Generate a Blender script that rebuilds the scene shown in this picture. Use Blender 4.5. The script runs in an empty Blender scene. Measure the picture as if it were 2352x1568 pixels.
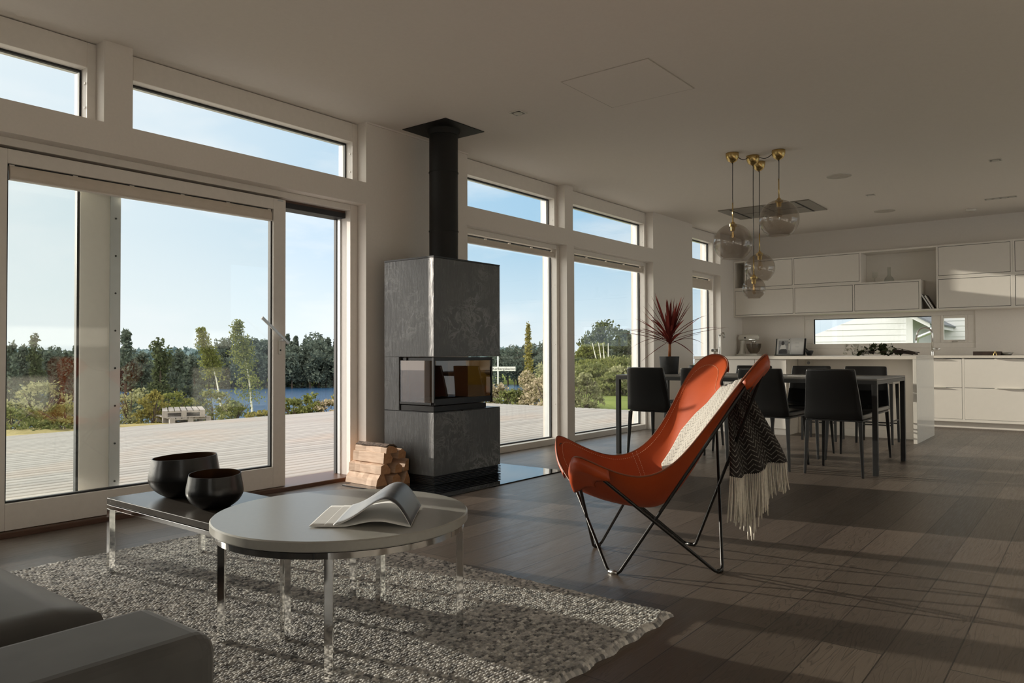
import bpy, bmesh, math, random
import numpy as np
from mathutils import Vector, Matrix
random.seed(7); RNG = np.random.default_rng(7)
SC = bpy.context.scene
COL = SC.collection
PI = math.pi

# ------------------------------------------------------------------ camera
H = 0.95
YAW, PITCH, ROLL, FPX = -0.6636083, 0.0171432, -0.0032541, 1730.0
_f = Vector((math.sin(YAW)*math.cos(PITCH), math.cos(YAW)*math.cos(PITCH), math.sin(PITCH)))
_r = Vector((math.cos(YAW), -math.sin(YAW), 0)); _u = _r.cross(_f)
_r2 = _r*math.cos(ROLL) + _u*math.sin(ROLL); _u2 = -_r*math.sin(ROLL) + _u*math.cos(ROLL)
cam = bpy.data.objects.new('camera', bpy.data.cameras.new('camera')); COL.objects.link(cam)
cam.matrix_world = Matrix(((_r2.x, _u2.x, -_f.x, 0), (_r2.y, _u2.y, -_f.y, 0), (_r2.z, _u2.z, -_f.z, H), (0, 0, 0, 1)))
cam.data.sensor_width = 36.0; cam.data.lens = 36.0*FPX/2352.0
cam.data.clip_start = 0.05; cam.data.clip_end = 3000
SC.camera = cam

# ------------------------------------------------------------------ light
SC.view_settings.view_transform = 'Standard'; SC.view_settings.look = 'None'
SC.view_settings.exposure = 0.50; SC.view_settings.gamma = 1.0
SC.view_settings.use_curve_mapping = False
SUN_DIR = Vector((1.0, 0.18, -0.178)).normalized()
SUN_STRENGTH = 4.4
SKY_STRENGTH = 1.0
sun = bpy.data.objects.new('sun', bpy.data.lights.new('sun', 'SUN')); COL.objects.link(sun)
sun.rotation_euler = SUN_DIR.to_track_quat('-Z', 'Y').to_euler()
sun.data.energy = SUN_STRENGTH; sun.data.angle = math.radians(0.55); sun.data.color = (1.0, 0.91, 0.79)

def world():
    w = bpy.data.worlds.new('sky'); SC.world = w; w.use_nodes = True
    nt = w.node_tree; nt.nodes.clear(); N = nt.nodes.new; L = nt.links.new
    tc = N('ShaderNodeTexCoord')
    sep = N('ShaderNodeSeparateXYZ'); L(tc.outputs['Generated'], sep.inputs[0])
    ramp = N('ShaderNodeValToRGB'); L(sep.outputs['Z'], ramp.inputs[0])
    e = ramp.color_ramp.elements
    e[0].position = 0.0; e[0].color = (0.62, 0.68, 0.72, 1)
    e[1].position = 1.0; e[1].color = (1.30, 1.22, 1.12, 1)          # unseen bright cloud overhead, added to light the deck and the room
    for p, c in ((0.05, (0.54, 0.65, 0.73, 1)), (0.15, (0.33, 0.51, 0.67, 1)), (0.30, (0.30, 0.49, 0.69, 1)), (0.42, (0.60, 0.68, 0.74, 1)), (0.56, (1.30, 1.22, 1.12, 1))):
        k = e.new(p); k.color = c
    # bright veil of sky around the sun
    dot = N('ShaderNodeVectorMath'); dot.operation = 'DOT_PRODUCT'
    nrm = N('ShaderNodeVectorMath'); nrm.operation = 'NORMALIZE'; L(tc.outputs['Generated'], nrm.inputs[0])
    L(nrm.outputs[0], dot.inputs[0]); dot.inputs[1].default_value = tuple(-SUN_DIR)
    mr = N('ShaderNodeMapRange'); L(dot.outputs['Value'], mr.inputs[0])
    mr.inputs[1].default_value = 0.42; mr.inputs[2].default_value = 1.0; mr.inputs[3].default_value = 0.0; mr.inputs[4].default_value = 0.75
    mr.interpolation_type = 'SMOOTHSTEP'
    halo = N('ShaderNodeMixRGB'); L(mr.outputs[0], halo.inputs[0]); L(ramp.outputs[0], halo.inputs[1]); halo.inputs[2].default_value = (0.76, 0.77, 0.76, 1)
    # soft clouds
    mp = N('ShaderNodeMapping'); L(tc.outputs['Generated'], mp.inputs[0]); mp.inputs['Scale'].default_value = (2.4, 2.4, 8.5)
    mp.inputs['Location'].default_value = (0.35, 0.1, 0.2)
    no = N('ShaderNodeTexNoise'); L(mp.outputs[0], no.inputs['Vector']); no.inputs['Scale'].default_value = 1.5; no.inputs['Detail'].default_value = 7; no.inputs['Roughness'].default_value = 0.55
    cr = N('ShaderNodeValToRGB'); L(no.outputs['Fac'], cr.inputs[0])
    cr.color_ramp.elements[0].position = 0.47; cr.color_ramp.elements[0].color = (0, 0, 0, 1)
    cr.color_ramp.elements[1].position = 0.72; cr.color_ramp.elements[1].color = (0.8, 0.8, 0.8, 1)
    cl = N('ShaderNodeMixRGB'); L(cr.outputs[0], cl.inputs[0]); L(halo.outputs[0], cl.inputs[1]); cl.inputs[2].default_value = (0.72, 0.74, 0.77, 1)
    # unseen bright cloud bank, added behind the camera to fill the room with light
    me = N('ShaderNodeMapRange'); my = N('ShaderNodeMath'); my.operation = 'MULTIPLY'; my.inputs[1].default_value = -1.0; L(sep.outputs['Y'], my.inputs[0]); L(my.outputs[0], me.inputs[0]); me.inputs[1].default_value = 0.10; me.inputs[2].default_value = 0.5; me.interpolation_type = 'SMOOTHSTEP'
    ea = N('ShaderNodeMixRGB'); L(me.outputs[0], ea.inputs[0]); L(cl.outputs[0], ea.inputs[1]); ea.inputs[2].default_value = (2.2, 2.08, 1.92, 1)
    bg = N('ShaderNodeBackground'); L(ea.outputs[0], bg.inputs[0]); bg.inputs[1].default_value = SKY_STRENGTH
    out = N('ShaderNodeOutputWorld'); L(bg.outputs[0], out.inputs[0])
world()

# ------------------------------------------------------------------ materials
class NT:
    def __init__(s, name):
        s.m = bpy.data.materials.new(name); s.m.use_nodes = True; s.nt = s.m.node_tree; s.nt.nodes.clear()
        s.out = s.n('ShaderNodeOutputMaterial')
    def n(s, t, **kw):
        nd = s.nt.nodes.new(t)
        for k, v in kw.items():
            if k in nd.inputs: nd.inputs[k].default_value = v
            else: setattr(nd, k, v)
        return nd
    def l(s, a, b): s.nt.links.new(a, b)
    def bsdf(s, **kw):
        b = s.n('ShaderNodeBsdfPrincipled')
        for k, v in kw.items(): b.inputs[k].default_value = v
        s.l(b.outputs[0], s.out.inputs[0]); return b
    def math(s, op, a, b=None, c=None):
        m = s.n('ShaderNodeMath', operation=op)
        for i, v in enumerate((a, b, c)):
            if v is None: continue
            if hasattr(v, 'links'): s.l(v, m.inputs[i])
            else: m.inputs[i].default_value = v
        return m.outputs[0]
    def mix(s, f, a, b, mode='MIX'):
        m = s.n('ShaderNodeMixRGB', blend_type=mode)
        for i, v in enumerate((f, a, b)):
            if hasattr(v, 'links'): s.l(v, m.inputs[i])
            elif i == 0: m.inputs[0].default_value = v
            else: m.inputs[i].default_value = (*v[:3], 1)
        return m.outputs[0]
    def ramp(s, f, *els):
        r = s.n('ShaderNodeValToRGB'); s.l(f, r.inputs[0]); e = r.color_ramp.elements
        while len(e) < len(els): e.new(0.5)
        for k, (p, c) in zip(e, els):
            k.position = p; k.color = (*c, 1) if not isinstance(c, (int, float)) else (c, c, c, 1)
        return r.outputs[0]
    def coords(s, kind='Object', scale=(1, 1, 1), loc=(0, 0, 0), rot=(0, 0, 0)):
        t = s.n('ShaderNodeTexCoord'); m = s.n('ShaderNodeMapping'); s.l(t.outputs[kind], m.inputs[0])
        m.inputs['Scale'].default_value = scale; m.inputs['Location'].default_value = loc; m.inputs['Rotation'].default_value = rot
        return m.outputs[0]
    def noise(s, vec, scale=5, detail=4, rough=0.5, dist=0.0):
        n = s.n('ShaderNodeTexNoise'); s.l(vec, n.inputs['Vector'])
        n.inputs['Scale'].default_value = scale; n.inputs['Detail'].default_value = detail
        n.inputs['Roughness'].default_value = rough; n.inputs['Distortion'].default_value = dist
        return n.outputs['Fac']
    def bump(s, b, h, strength=0.2, dist=0.01):
        k = s.n('ShaderNodeBump'); k.inputs['Strength'].default_value = strength; k.inputs['Distance'].default_value = dist
        s.l(h, k.inputs['Height']); s.l(k.outputs[0], b.inputs['Normal'])

def simple(name, col, rough=0.5, metal=0.0, vary=0.08, nscale=20.0, bump=0.0, stretch=(1, 1, 1), spec=0.5, bdist=0.004, **kw):
    t = NT(name); b = t.bsdf(Roughness=rough, Metallic=metal)
    b.inputs['Specular IOR Level'].default_value = spec
    for k, v in kw.items(): b.inputs[k].default_value = v
    v = t.coords(scale=stretch); n = t.noise(v, nscale, 4)
    lo = tuple(max(0, c*(1-vary)) for c in col); hi = tuple(min(1, c*(1+vary)) for c in col)
    t.l(t.ramp(n, (0.3, lo), (0.7, hi)), b.inputs['Base Color'])
    if bump: t.bump(b, n, bump, bdist)
    return t.m

def pane_mat(name, tint=(0.97, 0.985, 0.975), f0=0.045, rough=0.0, power=5.0):
    # thin clear glass: straight transmission plus a Fresnel (Schlick) reflection
    t = NT(name)
    g = t.n('ShaderNodeNewGeometry'); d = t.n('ShaderNodeVectorMath', operation='DOT_PRODUCT')
    t.l(g.outputs['Normal'], d.inputs[0]); t.l(g.outputs['Incoming'], d.inputs[1])
    c = t.math('ABSOLUTE', d.outputs['Value']); k = t.math('SUBTRACT', 1.0, c); p = t.math('POWER', k, power)
    F = t.math('ADD', t.math('MULTIPLY', p, 1-f0), f0)
    tr = t.n('ShaderNodeBsdfTransparent'); tr.inputs[0].default_value = (*tint, 1)
    gl = t.n('ShaderNodeBsdfGlossy'); gl.inputs['Roughness'].default_value = rough
    mx = t.n('ShaderNodeMixShader'); t.l(F, mx.inputs[0]); t.l(tr.outputs[0], mx.inputs[1]); t.l(gl.outputs[0], mx.inputs[2])
    t.l(mx.outputs[0], t.out.inputs[0]); return t.m

M = {}
WALLC = (0.87, 0.815, 0.755)
M['wall'] = simple('wall_paint', WALLC, 0.75, vary=0.015, nscale=60, bump=0.03, spec=0.3)
M['ceiling'] = simple('ceiling_paint', (0.89, 0.835, 0.775), 0.85, vary=0.012, nscale=50, spec=0.2)
M['frame'] = simple('painted_white_frame', (0.86, 0.81, 0.75), 0.4, vary=0.02, nscale=30)
M['alu'] = simple('grey_aluminium', (0.62, 0.63, 0.63), 0.35, 0.6, vary=0.03)
M['gasket'] = simple('black_gasket', (0.02, 0.022, 0.025), 0.6)
M['cladding'] = simple('exterior_cladding', (0.62, 0.58, 0.53), 0.7, vary=0.10, nscale=30, stretch=(4, 4, 0.4))
M['pane'] = pane_mat('window_glass', f0=0.032)
M['blind'] = simple('blind_fabric', (0.72, 0.64, 0.55), 0.8, vary=0.03)
M['sillwood'] = simple('threshold_wood', (0.10, 0.045, 0.025), 0.4, vary=0.25, nscale=14, stretch=(20, 1, 20))
M['black'] = simple('black_powder_coat', (0.012, 0.012, 0.012), 0.42, vary=0.1)
M['blacksteel'] = simple('black_steel', (0.02, 0.019, 0.018), 0.33, 0.4, vary=0.1)
M['flue'] = simple('matt_black_flue', (0.006, 0.006, 0.005), 0.6, vary=0.1)
M['chrome'] = simple('polished_chrome', (0.78, 0.77, 0.75), 0.06, 1.0, vary=0.01)
M['steel'] = simple('brushed_steel', (0.55, 0.54, 0.52), 0.28, 1.0, vary=0.05, stretch=(1, 30, 1))
M['brass'] = simple('brushed_brass', (0.62, 0.45, 0.19), 0.26, 1.0, vary=0.05, stretch=(20, 20, 1))
M['cab'] = simple('white_cabinet_lacquer', (0.87, 0.82, 0.75), 0.38, vary=0.01, spec=0.35)
M['cabgloss'] = simple('white_stone_panel', (0.83, 0.79, 0.72), 0.16, vary=0.015)
M['worktop'] = simple('pale_stone_worktop', (0.80, 0.74, 0.66), 0.25, vary=0.03, nscale=90)
M['dark'] = simple('dark_recess', (0.02, 0.02, 0.02), 0.7)
M['leather_black'] = simple('black_leather', (0.0045, 0.0045, 0.0045), 0.29, vary=0.2, nscale=160, bump=0.12, spec=0.55)
M['tabletop_grey'] = simple('grey_laminate', (0.36, 0.35, 0.32), 0.30, vary=0.03, nscale=80)
M['tabletop_dark'] = simple('dark_oak_top', (0.06, 0.052, 0.045), 0.26, vary=0.2, nscale=12, stretch=(1, 14, 1), bump=0.05)
M['dining_top'] = simple('dining_laminate', (0.10, 0.095, 0.088), 0.35, vary=0.06, nscale=60)
M['white'] = simple('white_enamel', (0.80, 0.77, 0.70), 0.25, vary=0.01)
M['paper'] = simple('paper', (0.82, 0.81, 0.79), 0.55, vary=0.02)
M['paper_dark'] = simple('dark_printed_page', (0.12, 0.12, 0.125), 0.35, vary=0.3, nscale=7)
def page_mat():
    t = NT('printed_magazine_page'); b = t.bsdf(Roughness=0.35); s_ = t.n('ShaderNodeSeparateXYZ'); tc = t.n('ShaderNodeTexCoord'); t.l(tc.outputs['UV'], s_.inputs[0])
    n = t.noise(tc.outputs['UV'], 4.0, 3); f = t.math('ADD', s_.outputs[0], t.math('MULTIPLY', t.math('SUBTRACT', n, 0.5), 0.5))
    t.l(t.ramp(f, (0.25, (0.42, 0.42, 0.43)), (0.50, (0.22, 0.225, 0.24)), (0.75, (0.055, 0.058, 0.065))), b.inputs['Base Color']); return t.m
M['page_print'] = page_mat()
M['ink'] = simple('printed_ink', (0.05, 0.05, 0.055), 0.5, vary=0.3, nscale=30)
M['inkgrey'] = simple('grey_ink', (0.33, 0.33, 0.34), 0.5, vary=0.2, nscale=30)
M['soil'] = simple('soil', (0.03, 0.02, 0.015), 0.9, vary=0.4, nscale=60, bump=0.4)
M['pot'] = simple('dark_grey_planter', (0.045, 0.045, 0.045), 0.5, vary=0.15)
M['stem'] = simple('plant_stem', (0.42, 0.13, 0.035), 0.5, vary=0.3, nscale=20)
M['bulb'] = pane_mat('bulb_glass', (0.95, 0.9, 0.82), 0.06)
M['smoke'] = pane_mat('smoked_glass', (0.76, 0.725, 0.69), 0.09)
M['clearglass'] = pane_mat('clear_glass', (0.93, 0.94, 0.93), 0.06)
M['firepane'] = pane_mat('stove_glass', (0.62, 0.50, 0.40), 0.10)
M['hearth'] = simple('dark_glass_plate', (0.012, 0.013, 0.015), 0.015, vary=0.05, spec=0.7)
M['tray'] = simple('dark_wood_tray', (0.035, 0.02, 0.014), 0.5, vary=0.3, stretch=(1, 8, 1))

def floor_mat():
    t = NT('stained_oak_planks'); b = t.bsdf(); b.inputs['Specular IOR Level'].default_value = 0.5
    v = t.coords(rot=(0, 0, PI/2))
    br = t.n('ShaderNodeTexBrick'); t.l(v, br.inputs['Vector'])
    br.offset = 0.37; br.offset_frequency = 2
    br.inputs['Color1'].default_value = (0, 0, 0, 1); br.inputs['Color2'].default_value = (1, 1, 1, 1); br.inputs['Mortar'].default_value = (0.5, 0.5, 0.5, 1)
    br.inputs['Scale'].default_value = 1.0; br.inputs['Mortar Size'].default_value = 0.0026; br.inputs['Mortar Smooth'].default_value = 0.2
    br.inputs['Brick Width'].default_value = 1.9; br.inputs['Row Height'].default_value = 0.185; br.inputs['Bias'].default_value = 0.0
    rnd = br.outputs['Color']; seam = br.outputs['Fac']
    # each plank gets its own stretch of grain
    sep = t.n('ShaderNodeSeparateXYZ'); t.l(v, sep.inputs[0])
    off = t.math('MULTIPLY', rnd, 37.0)
    cmb = t.n('ShaderNodeCombineXYZ'); t.l(t.math('ADD', sep.outputs[0], off), cmb.inputs[0]); t.l(sep.outputs[1], cmb.inputs[1]); t.l(off, cmb.inputs[2])
    mp = t.n('ShaderNodeMapping'); t.l(cmb.outputs[0], mp.inputs[0]); mp.inputs['Scale'].default_value = (0.8, 7.0, 1.0)
    big = t.noise(mp.outputs[0], 1.6, 3, 0.5, 0.4)
    rings = t.math('FRACT', t.math('MULTIPLY', big, 17.0))
    ringm = t.ramp(rings, (0.0, 0.0), (0.72, 0.15), (0.9, 1.0), (1.0, 0.1))
    mp2 = t.n('ShaderNodeMapping'); t.l(cmb.outputs[0], mp2.inputs[0]); mp2.inputs['Scale'].default_value = (3.0, 90.0, 1.0)
    fine = t.noise(mp2.outputs[0], 2.0, 4, 0.6)
    base = t.mix(rnd, (0.058, 0.044, 0.035), (0.150, 0.117, 0.092))
    c = t.mix(t.math('MULTIPLY', fine, 0.45), base, (0.175, 0.14, 0.115))
    where = t.ramp(t.noise(t.coords(scale=(1.2, 0.7, 1)), 1.3, 2), (0.42, 0.0), (0.62, 1.0))
    c = t.mix(t.math('MULTIPLY', t.math('MULTIPLY', ringm, where), 0.75), c, (0.028, 0.02, 0.016))
    c = t.mix(t.math('MULTIPLY', seam, 0.8), c, (0.015, 0.011, 0.009))
    t.l(c, b.inputs['Base Color'])
    t.l(t.ramp(fine, (0.3, 0.30), (0.75, 0.46)), b.inputs['Roughness'])
    h = t.math('SUBTRACT', t.math('SUBTRACT', t.math('MULTIPLY', fine, 0.35), t.math('MULTIPLY', ringm, 0.25)), seam)
    t.bump(b, h, 0.30, 0.003); return t.m
M['floor'] = floor_mat()

def deck_mat():
    t = NT('weathered_deck_boards'); b = t.bsdf(Roughness=0.75)
    g = t.n('ShaderNodeNewGeometry'); v = t.coords(scale=(30, 1.0, 1))
    n = t.noise(v, 2.2, 5, 0.6); n2 = t.noise(t.coords(scale=(1, 0.6, 1)), 1.1, 3)
    c = t.mix(g.outputs['Random Per Island'], (0.20, 0.188, 0.18), (0.30, 0.285, 0.272))
    c = t.mix(t.math('MULTIPLY', n, 0.6), c, (0.37, 0.355, 0.34)); c = t.mix(t.ramp(n2, (0.5, 0.0), (0.75, 0.45)), c, (0.33, 0.24, 0.18))
    t.l(c, b.inputs['Base Color']); t.bump(b, n, 0.25, 0.004); return t.m
M['deck'] = deck_mat()

def stone_mat():
    t = NT('soapstone_cladding'); b = t.bsdf(); b.inputs['Specular IOR Level'].default_value = 0.9
    v = t.coords(rot=(0.5, 0.35, 0.4))
    n1 = t.noise(v, 3.4, 6, 0.65, 0.5)
    w = t.noise(v, 7.0, 9, 0.70, 0.9)
    vein = t.math('SUBTRACT', 1.0, t.math('MULTIPLY', t.math('ABSOLUTE', t.math('SUBTRACT', w, 0.5)), 22.0))
    vein = t.math('MAXIMUM', vein, 0.0)
    mask = t.ramp(t.noise(v, 2.1, 3), (0.45, 0.0), (0.62, 1.0))
    sc = t.noise(t.coords(scale=(26, 26, 5), rot=(0.8, 0.5, 0.2)), 2.0, 6, 0.75, 0.6)
    scr = t.ramp(sc, (0.56, 0.0), (0.70, 1.0))
    c = t.ramp(n1, (0.3, (0.046, 0.048, 0.048)), (0.7, (0.098, 0.102, 0.102)))
    c = t.mix(t.math('MULTIPLY', t.math('MULTIPLY', vein, mask), 0.55), c, (0.40, 0.41, 0.40))
    c = t.mix(t.math('MULTIPLY', scr, 0.45), c, (0.28, 0.29, 0.29))
    t.l(c, b.inputs['Base Color'])
    t.l(t.ramp(n1, (0.3, 0.34), (0.7, 0.48)), b.inputs['Roughness'])
    t.bump(b, sc, 0.45, 0.008); return t.m
M['stone'] = stone_mat()

def leather_mat():
    t = NT('cognac_leather'); b = t.bsdf(Roughness=0.42); b.inputs['Specular IOR Level'].default_value = 0.32
    n = t.noise(t.coords(), 3.5, 4, 0.55); n2 = t.noise(t.coords(), 260, 3)
    t.l(t.ramp(n, (0.3, (0.34, 0.047, 0.010)), (0.7, (0.45, 0.070, 0.013))), b.inputs['Base Color'])
    t.bump(b, n2, 0.10, 0.002); return t.m
M['leather'] = leather_mat()
M['leather_edge'] = simple('leather_edge', (0.20, 0.055, 0.022), 0.55)
M['stitch'] = simple('pale_stitching', (0.75, 0.50, 0.33), 0.7)

def throw_mat(name, c0, c1, line, per=26.0, amp=0.5):
    t = NT(name); b = t.bsdf(Roughness=0.95); b.inputs['Specular IOR Level'].default_value = 0.1
    tc = t.n('ShaderNodeTexCoord'); s = t.n('ShaderNodeSeparateXYZ'); t.l(tc.outputs['UV'], s.inputs[0])
    U, V = s.outputs[0], s.outputs[1]
    tri = t.math('ABSOLUTE', t.math('SUBTRACT', t.math('FRACT', t.math('MULTIPLY', U, 9.0)), 0.5))
    k = t.math('FRACT', t.math('ADD', t.math('MULTIPLY', V, per), t.math('MULTIPLY', tri, 2.2)))
    wn = t.noise(tc.outputs['UV'], 60, 3)
    f = t.math('MULTIPLY', t.math('LESS_THAN', k, line), t.ramp(wn, (0.38, 0.15), (0.55, 1.0)))
    t.l(t.mix(f, t.mix(wn, c0, tuple(x*0.8 for x in c0)), c1), b.inputs['Base Color'])
    fz = t.noise(tc.outputs['UV'], 220, 3); t.bump(b, t.math('ADD', fz, k), 0.5, 0.004); return t.m
M['throw_pale'] = throw_mat('pale_zigzag_wool', (0.55, 0.52, 0.47), (0.22, 0.21, 0.20), 0.24, 30)
M['throw_dark'] = throw_mat('charcoal_zigzag_wool', (0.045, 0.040, 0.038), (0.30, 0.28, 0.25), 0.20, 20)
M['fringe'] = simple('cream_wool_fringe', (0.70, 0.65, 0.56), 0.95, vary=0.1, nscale=80)
M['sofa'] = simple('grey_velour', (0.095, 0.093, 0.090), 0.85, vary=0.30, nscale=5, bump=0.08, spec=0.2, **{'Sheen Weight': 0.6, 'Sheen Roughness': 0.4})
M['bowl'] = simple('black_hammered_metal', (0.006, 0.006, 0.0065), 0.30, 0.0, vary=0.25, nscale=24, bump=0.22, bdist=0.006, spec=0.6)
M['bowl_in'] = simple('bronze_lining', (0.085, 0.04, 0.016), 0.42, 0.5, vary=0.3, nscale=8)
def wood_mat(name, lo, hi):
    t = NT(name); b = t.bsdf(Roughness=0.7)
    n = t.noise(t.coords(scale=(4, 30, 30)), 1.5, 5, 0.6); t.l(t.ramp(n, (0.3, lo), (0.7, hi)), b.inputs['Base Color']); t.bump(b, n, 0.4, 0.006); return t.m
M['log'] = wood_mat('split_birch', (0.55, 0.36, 0.24), (0.76, 0.57, 0.42))
M['log_end'] = wood_mat('sawn_log_end', (0.50, 0.25, 0.12), (0.64, 0.36, 0.19))
M['bark'] = simple('rough_bark', (0.12, 0.085, 0.065), 0.9, vary=0.7, nscale=55, bump=0.8)
M['pallet'] = simple('grey_pallet_wood', (0.27, 0.245, 0.23), 0.8, vary=0.2, nscale=12, stretch=(1, 10, 1))
M['birchbark'] = simple('white_birch_bark', (0.62, 0.60, 0.55), 0.8, vary=0.4, nscale=14, stretch=(1, 1, 3))
M['trunk'] = simple('dark_trunk', (0.07, 0.05, 0.04), 0.9, vary=0.4)
M['siding'] = simple('white_weatherboard', (0.56, 0.575, 0.59), 0.6, vary=0.02)
M['roof'] = simple('grey_roof', (0.10, 0.115, 0.14), 0.6, vary=0.1)
M['pipe'] = simple('galvanised_pipe', (0.55, 0.58, 0.62), 0.35, 0.8)
M['signwhite'] = simple('white_sign', (0.80, 0.80, 0.78), 0.5)
M['signink'] = simple('black_sign_paint', (0.02, 0.02, 0.03), 0.5)
M['petal'] = simple('white_petals', (0.82, 0.80, 0.72), 0.6, vary=0.05)
M['mixerbowl'] = pane_mat('mixer_glass_bowl', (0.55, 0.50, 0.44), 0.10)
M['mesh_grey'] = simple('speaker_grille', (0.60, 0.55, 0.49), 0.8)
M['hoodsteel'] = simple('dark_steel_hood', (0.30, 0.28, 0.25), 0.35, 0.5, vary=0.05)
M['firebrick'] = simple('sooty_firebrick', (0.26, 0.13, 0.075), 0.9, vary=0.6, nscale=4, bump=0.2)
M['spotin'] = simple('spotlight_inner', (0.16, 0.14, 0.12), 0.4)

def leaf_mat(name, a, b_, rough=0.6, trans=0.35):
    t = NT(name); g = t.n('ShaderNodeNewGeometry')
    c = t.mix(g.outputs['Random Per Island'], a, b_)
    d = t.n('ShaderNodeBsdfDiffuse'); t.l(c, d.inputs[0])
    tl = t.n('ShaderNodeBsdfTranslucent'); t.l(c, tl.inputs[0])
    mx = t.n('ShaderNodeMixShader'); mx.inputs[0].default_value = trans
    t.l(d.outputs[0], mx.inputs[1]); t.l(tl.outputs[0], mx.inputs[2]); t.l(mx.outputs[0], t.out.inputs[0]); return t.m
M['leaf_birch'] = leaf_mat('birch_leaves', (0.095, 0.115, 0.034), (0.22, 0.23, 0.075))
M['leaf_bush'] = leaf_mat('bush_leaves', (0.09, 0.115, 0.04), (0.24, 0.25, 0.10))
M['leaf_pale'] = leaf_mat('sallow_leaves', (0.17, 0.18, 0.09), (0.34, 0.34, 0.19))
M['leaf_yellow'] = leaf_mat('yellowing_leaves', (0.15, 0.14, 0.04), (0.31, 0.27, 0.085))
M['leaf_bloom'] = leaf_mat('fading_blossom_and_leaf', (0.16, 0.15, 0.06), (0.60, 0.50, 0.38))
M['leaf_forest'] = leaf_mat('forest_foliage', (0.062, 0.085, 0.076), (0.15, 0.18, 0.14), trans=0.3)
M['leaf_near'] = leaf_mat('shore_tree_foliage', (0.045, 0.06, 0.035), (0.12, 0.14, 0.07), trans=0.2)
M['leaf_haze'] = leaf_mat('haze_tinted_foliage', (0.13, 0.19, 0.21), (0.19, 0.26, 0.28), trans=0.1)  # distance haze is painted into this pale bluish leaf colour
M['leaf_cord'] = leaf_mat('burgundy_strap_leaves', (0.075, 0.018, 0.020), (0.30, 0.060, 0.045), trans=0.3)

def ground_mat():
    t = NT('meadow_ground'); b = t.bsdf(Roughness=0.95); b.inputs['Specular IOR Level'].default_value = 0.1
    n = t.noise(t.coords(), 0.35, 6, 0.65); n2 = t.noise(t.coords(), 9, 4, 0.7)
    s = t.n('ShaderNodeSeparateXYZ'); t.l(t.coords(), s.inputs[0])
    k = t.n('ShaderNodeMapRange'); t.l(s.outputs[1], k.inputs[0]); k.inputs[1].default_value = 9; k.inputs[2].default_value = 14
    dry = t.ramp(n, (0.3, (0.26, 0.22, 0.09)), (0.7, (0.44, 0.36, 0.17)))
    grn = t.ramp(n, (0.3, (0.11, 0.16, 0.035)), (0.7, (0.20, 0.26, 0.06)))
    c = t.mix(k.outputs[0], dry, grn); c = t.mix(t.math('MULTIPLY', n2, 0.5), c, (0.14, 0.13, 0.05))
    t.l(c, b.inputs['Base Color']); t.bump(b, n2, 0.6, 0.06); return t.m
M['ground'] = ground_mat()
def water_mat():
    t = NT('lake_water'); b = t.bsdf(Roughness=0.10); b.inputs['Base Color'].default_value = (0.035, 0.10, 0.21, 1); b.inputs['Specular IOR Level'].default_value = 0.4
    n = t.noise(t.coords(scale=(0.5, 1.6, 1)), 0.9, 5, 0.6); t.bump(b, n, 0.9, 0.5); return t.m
M['water'] = water_mat()

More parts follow.
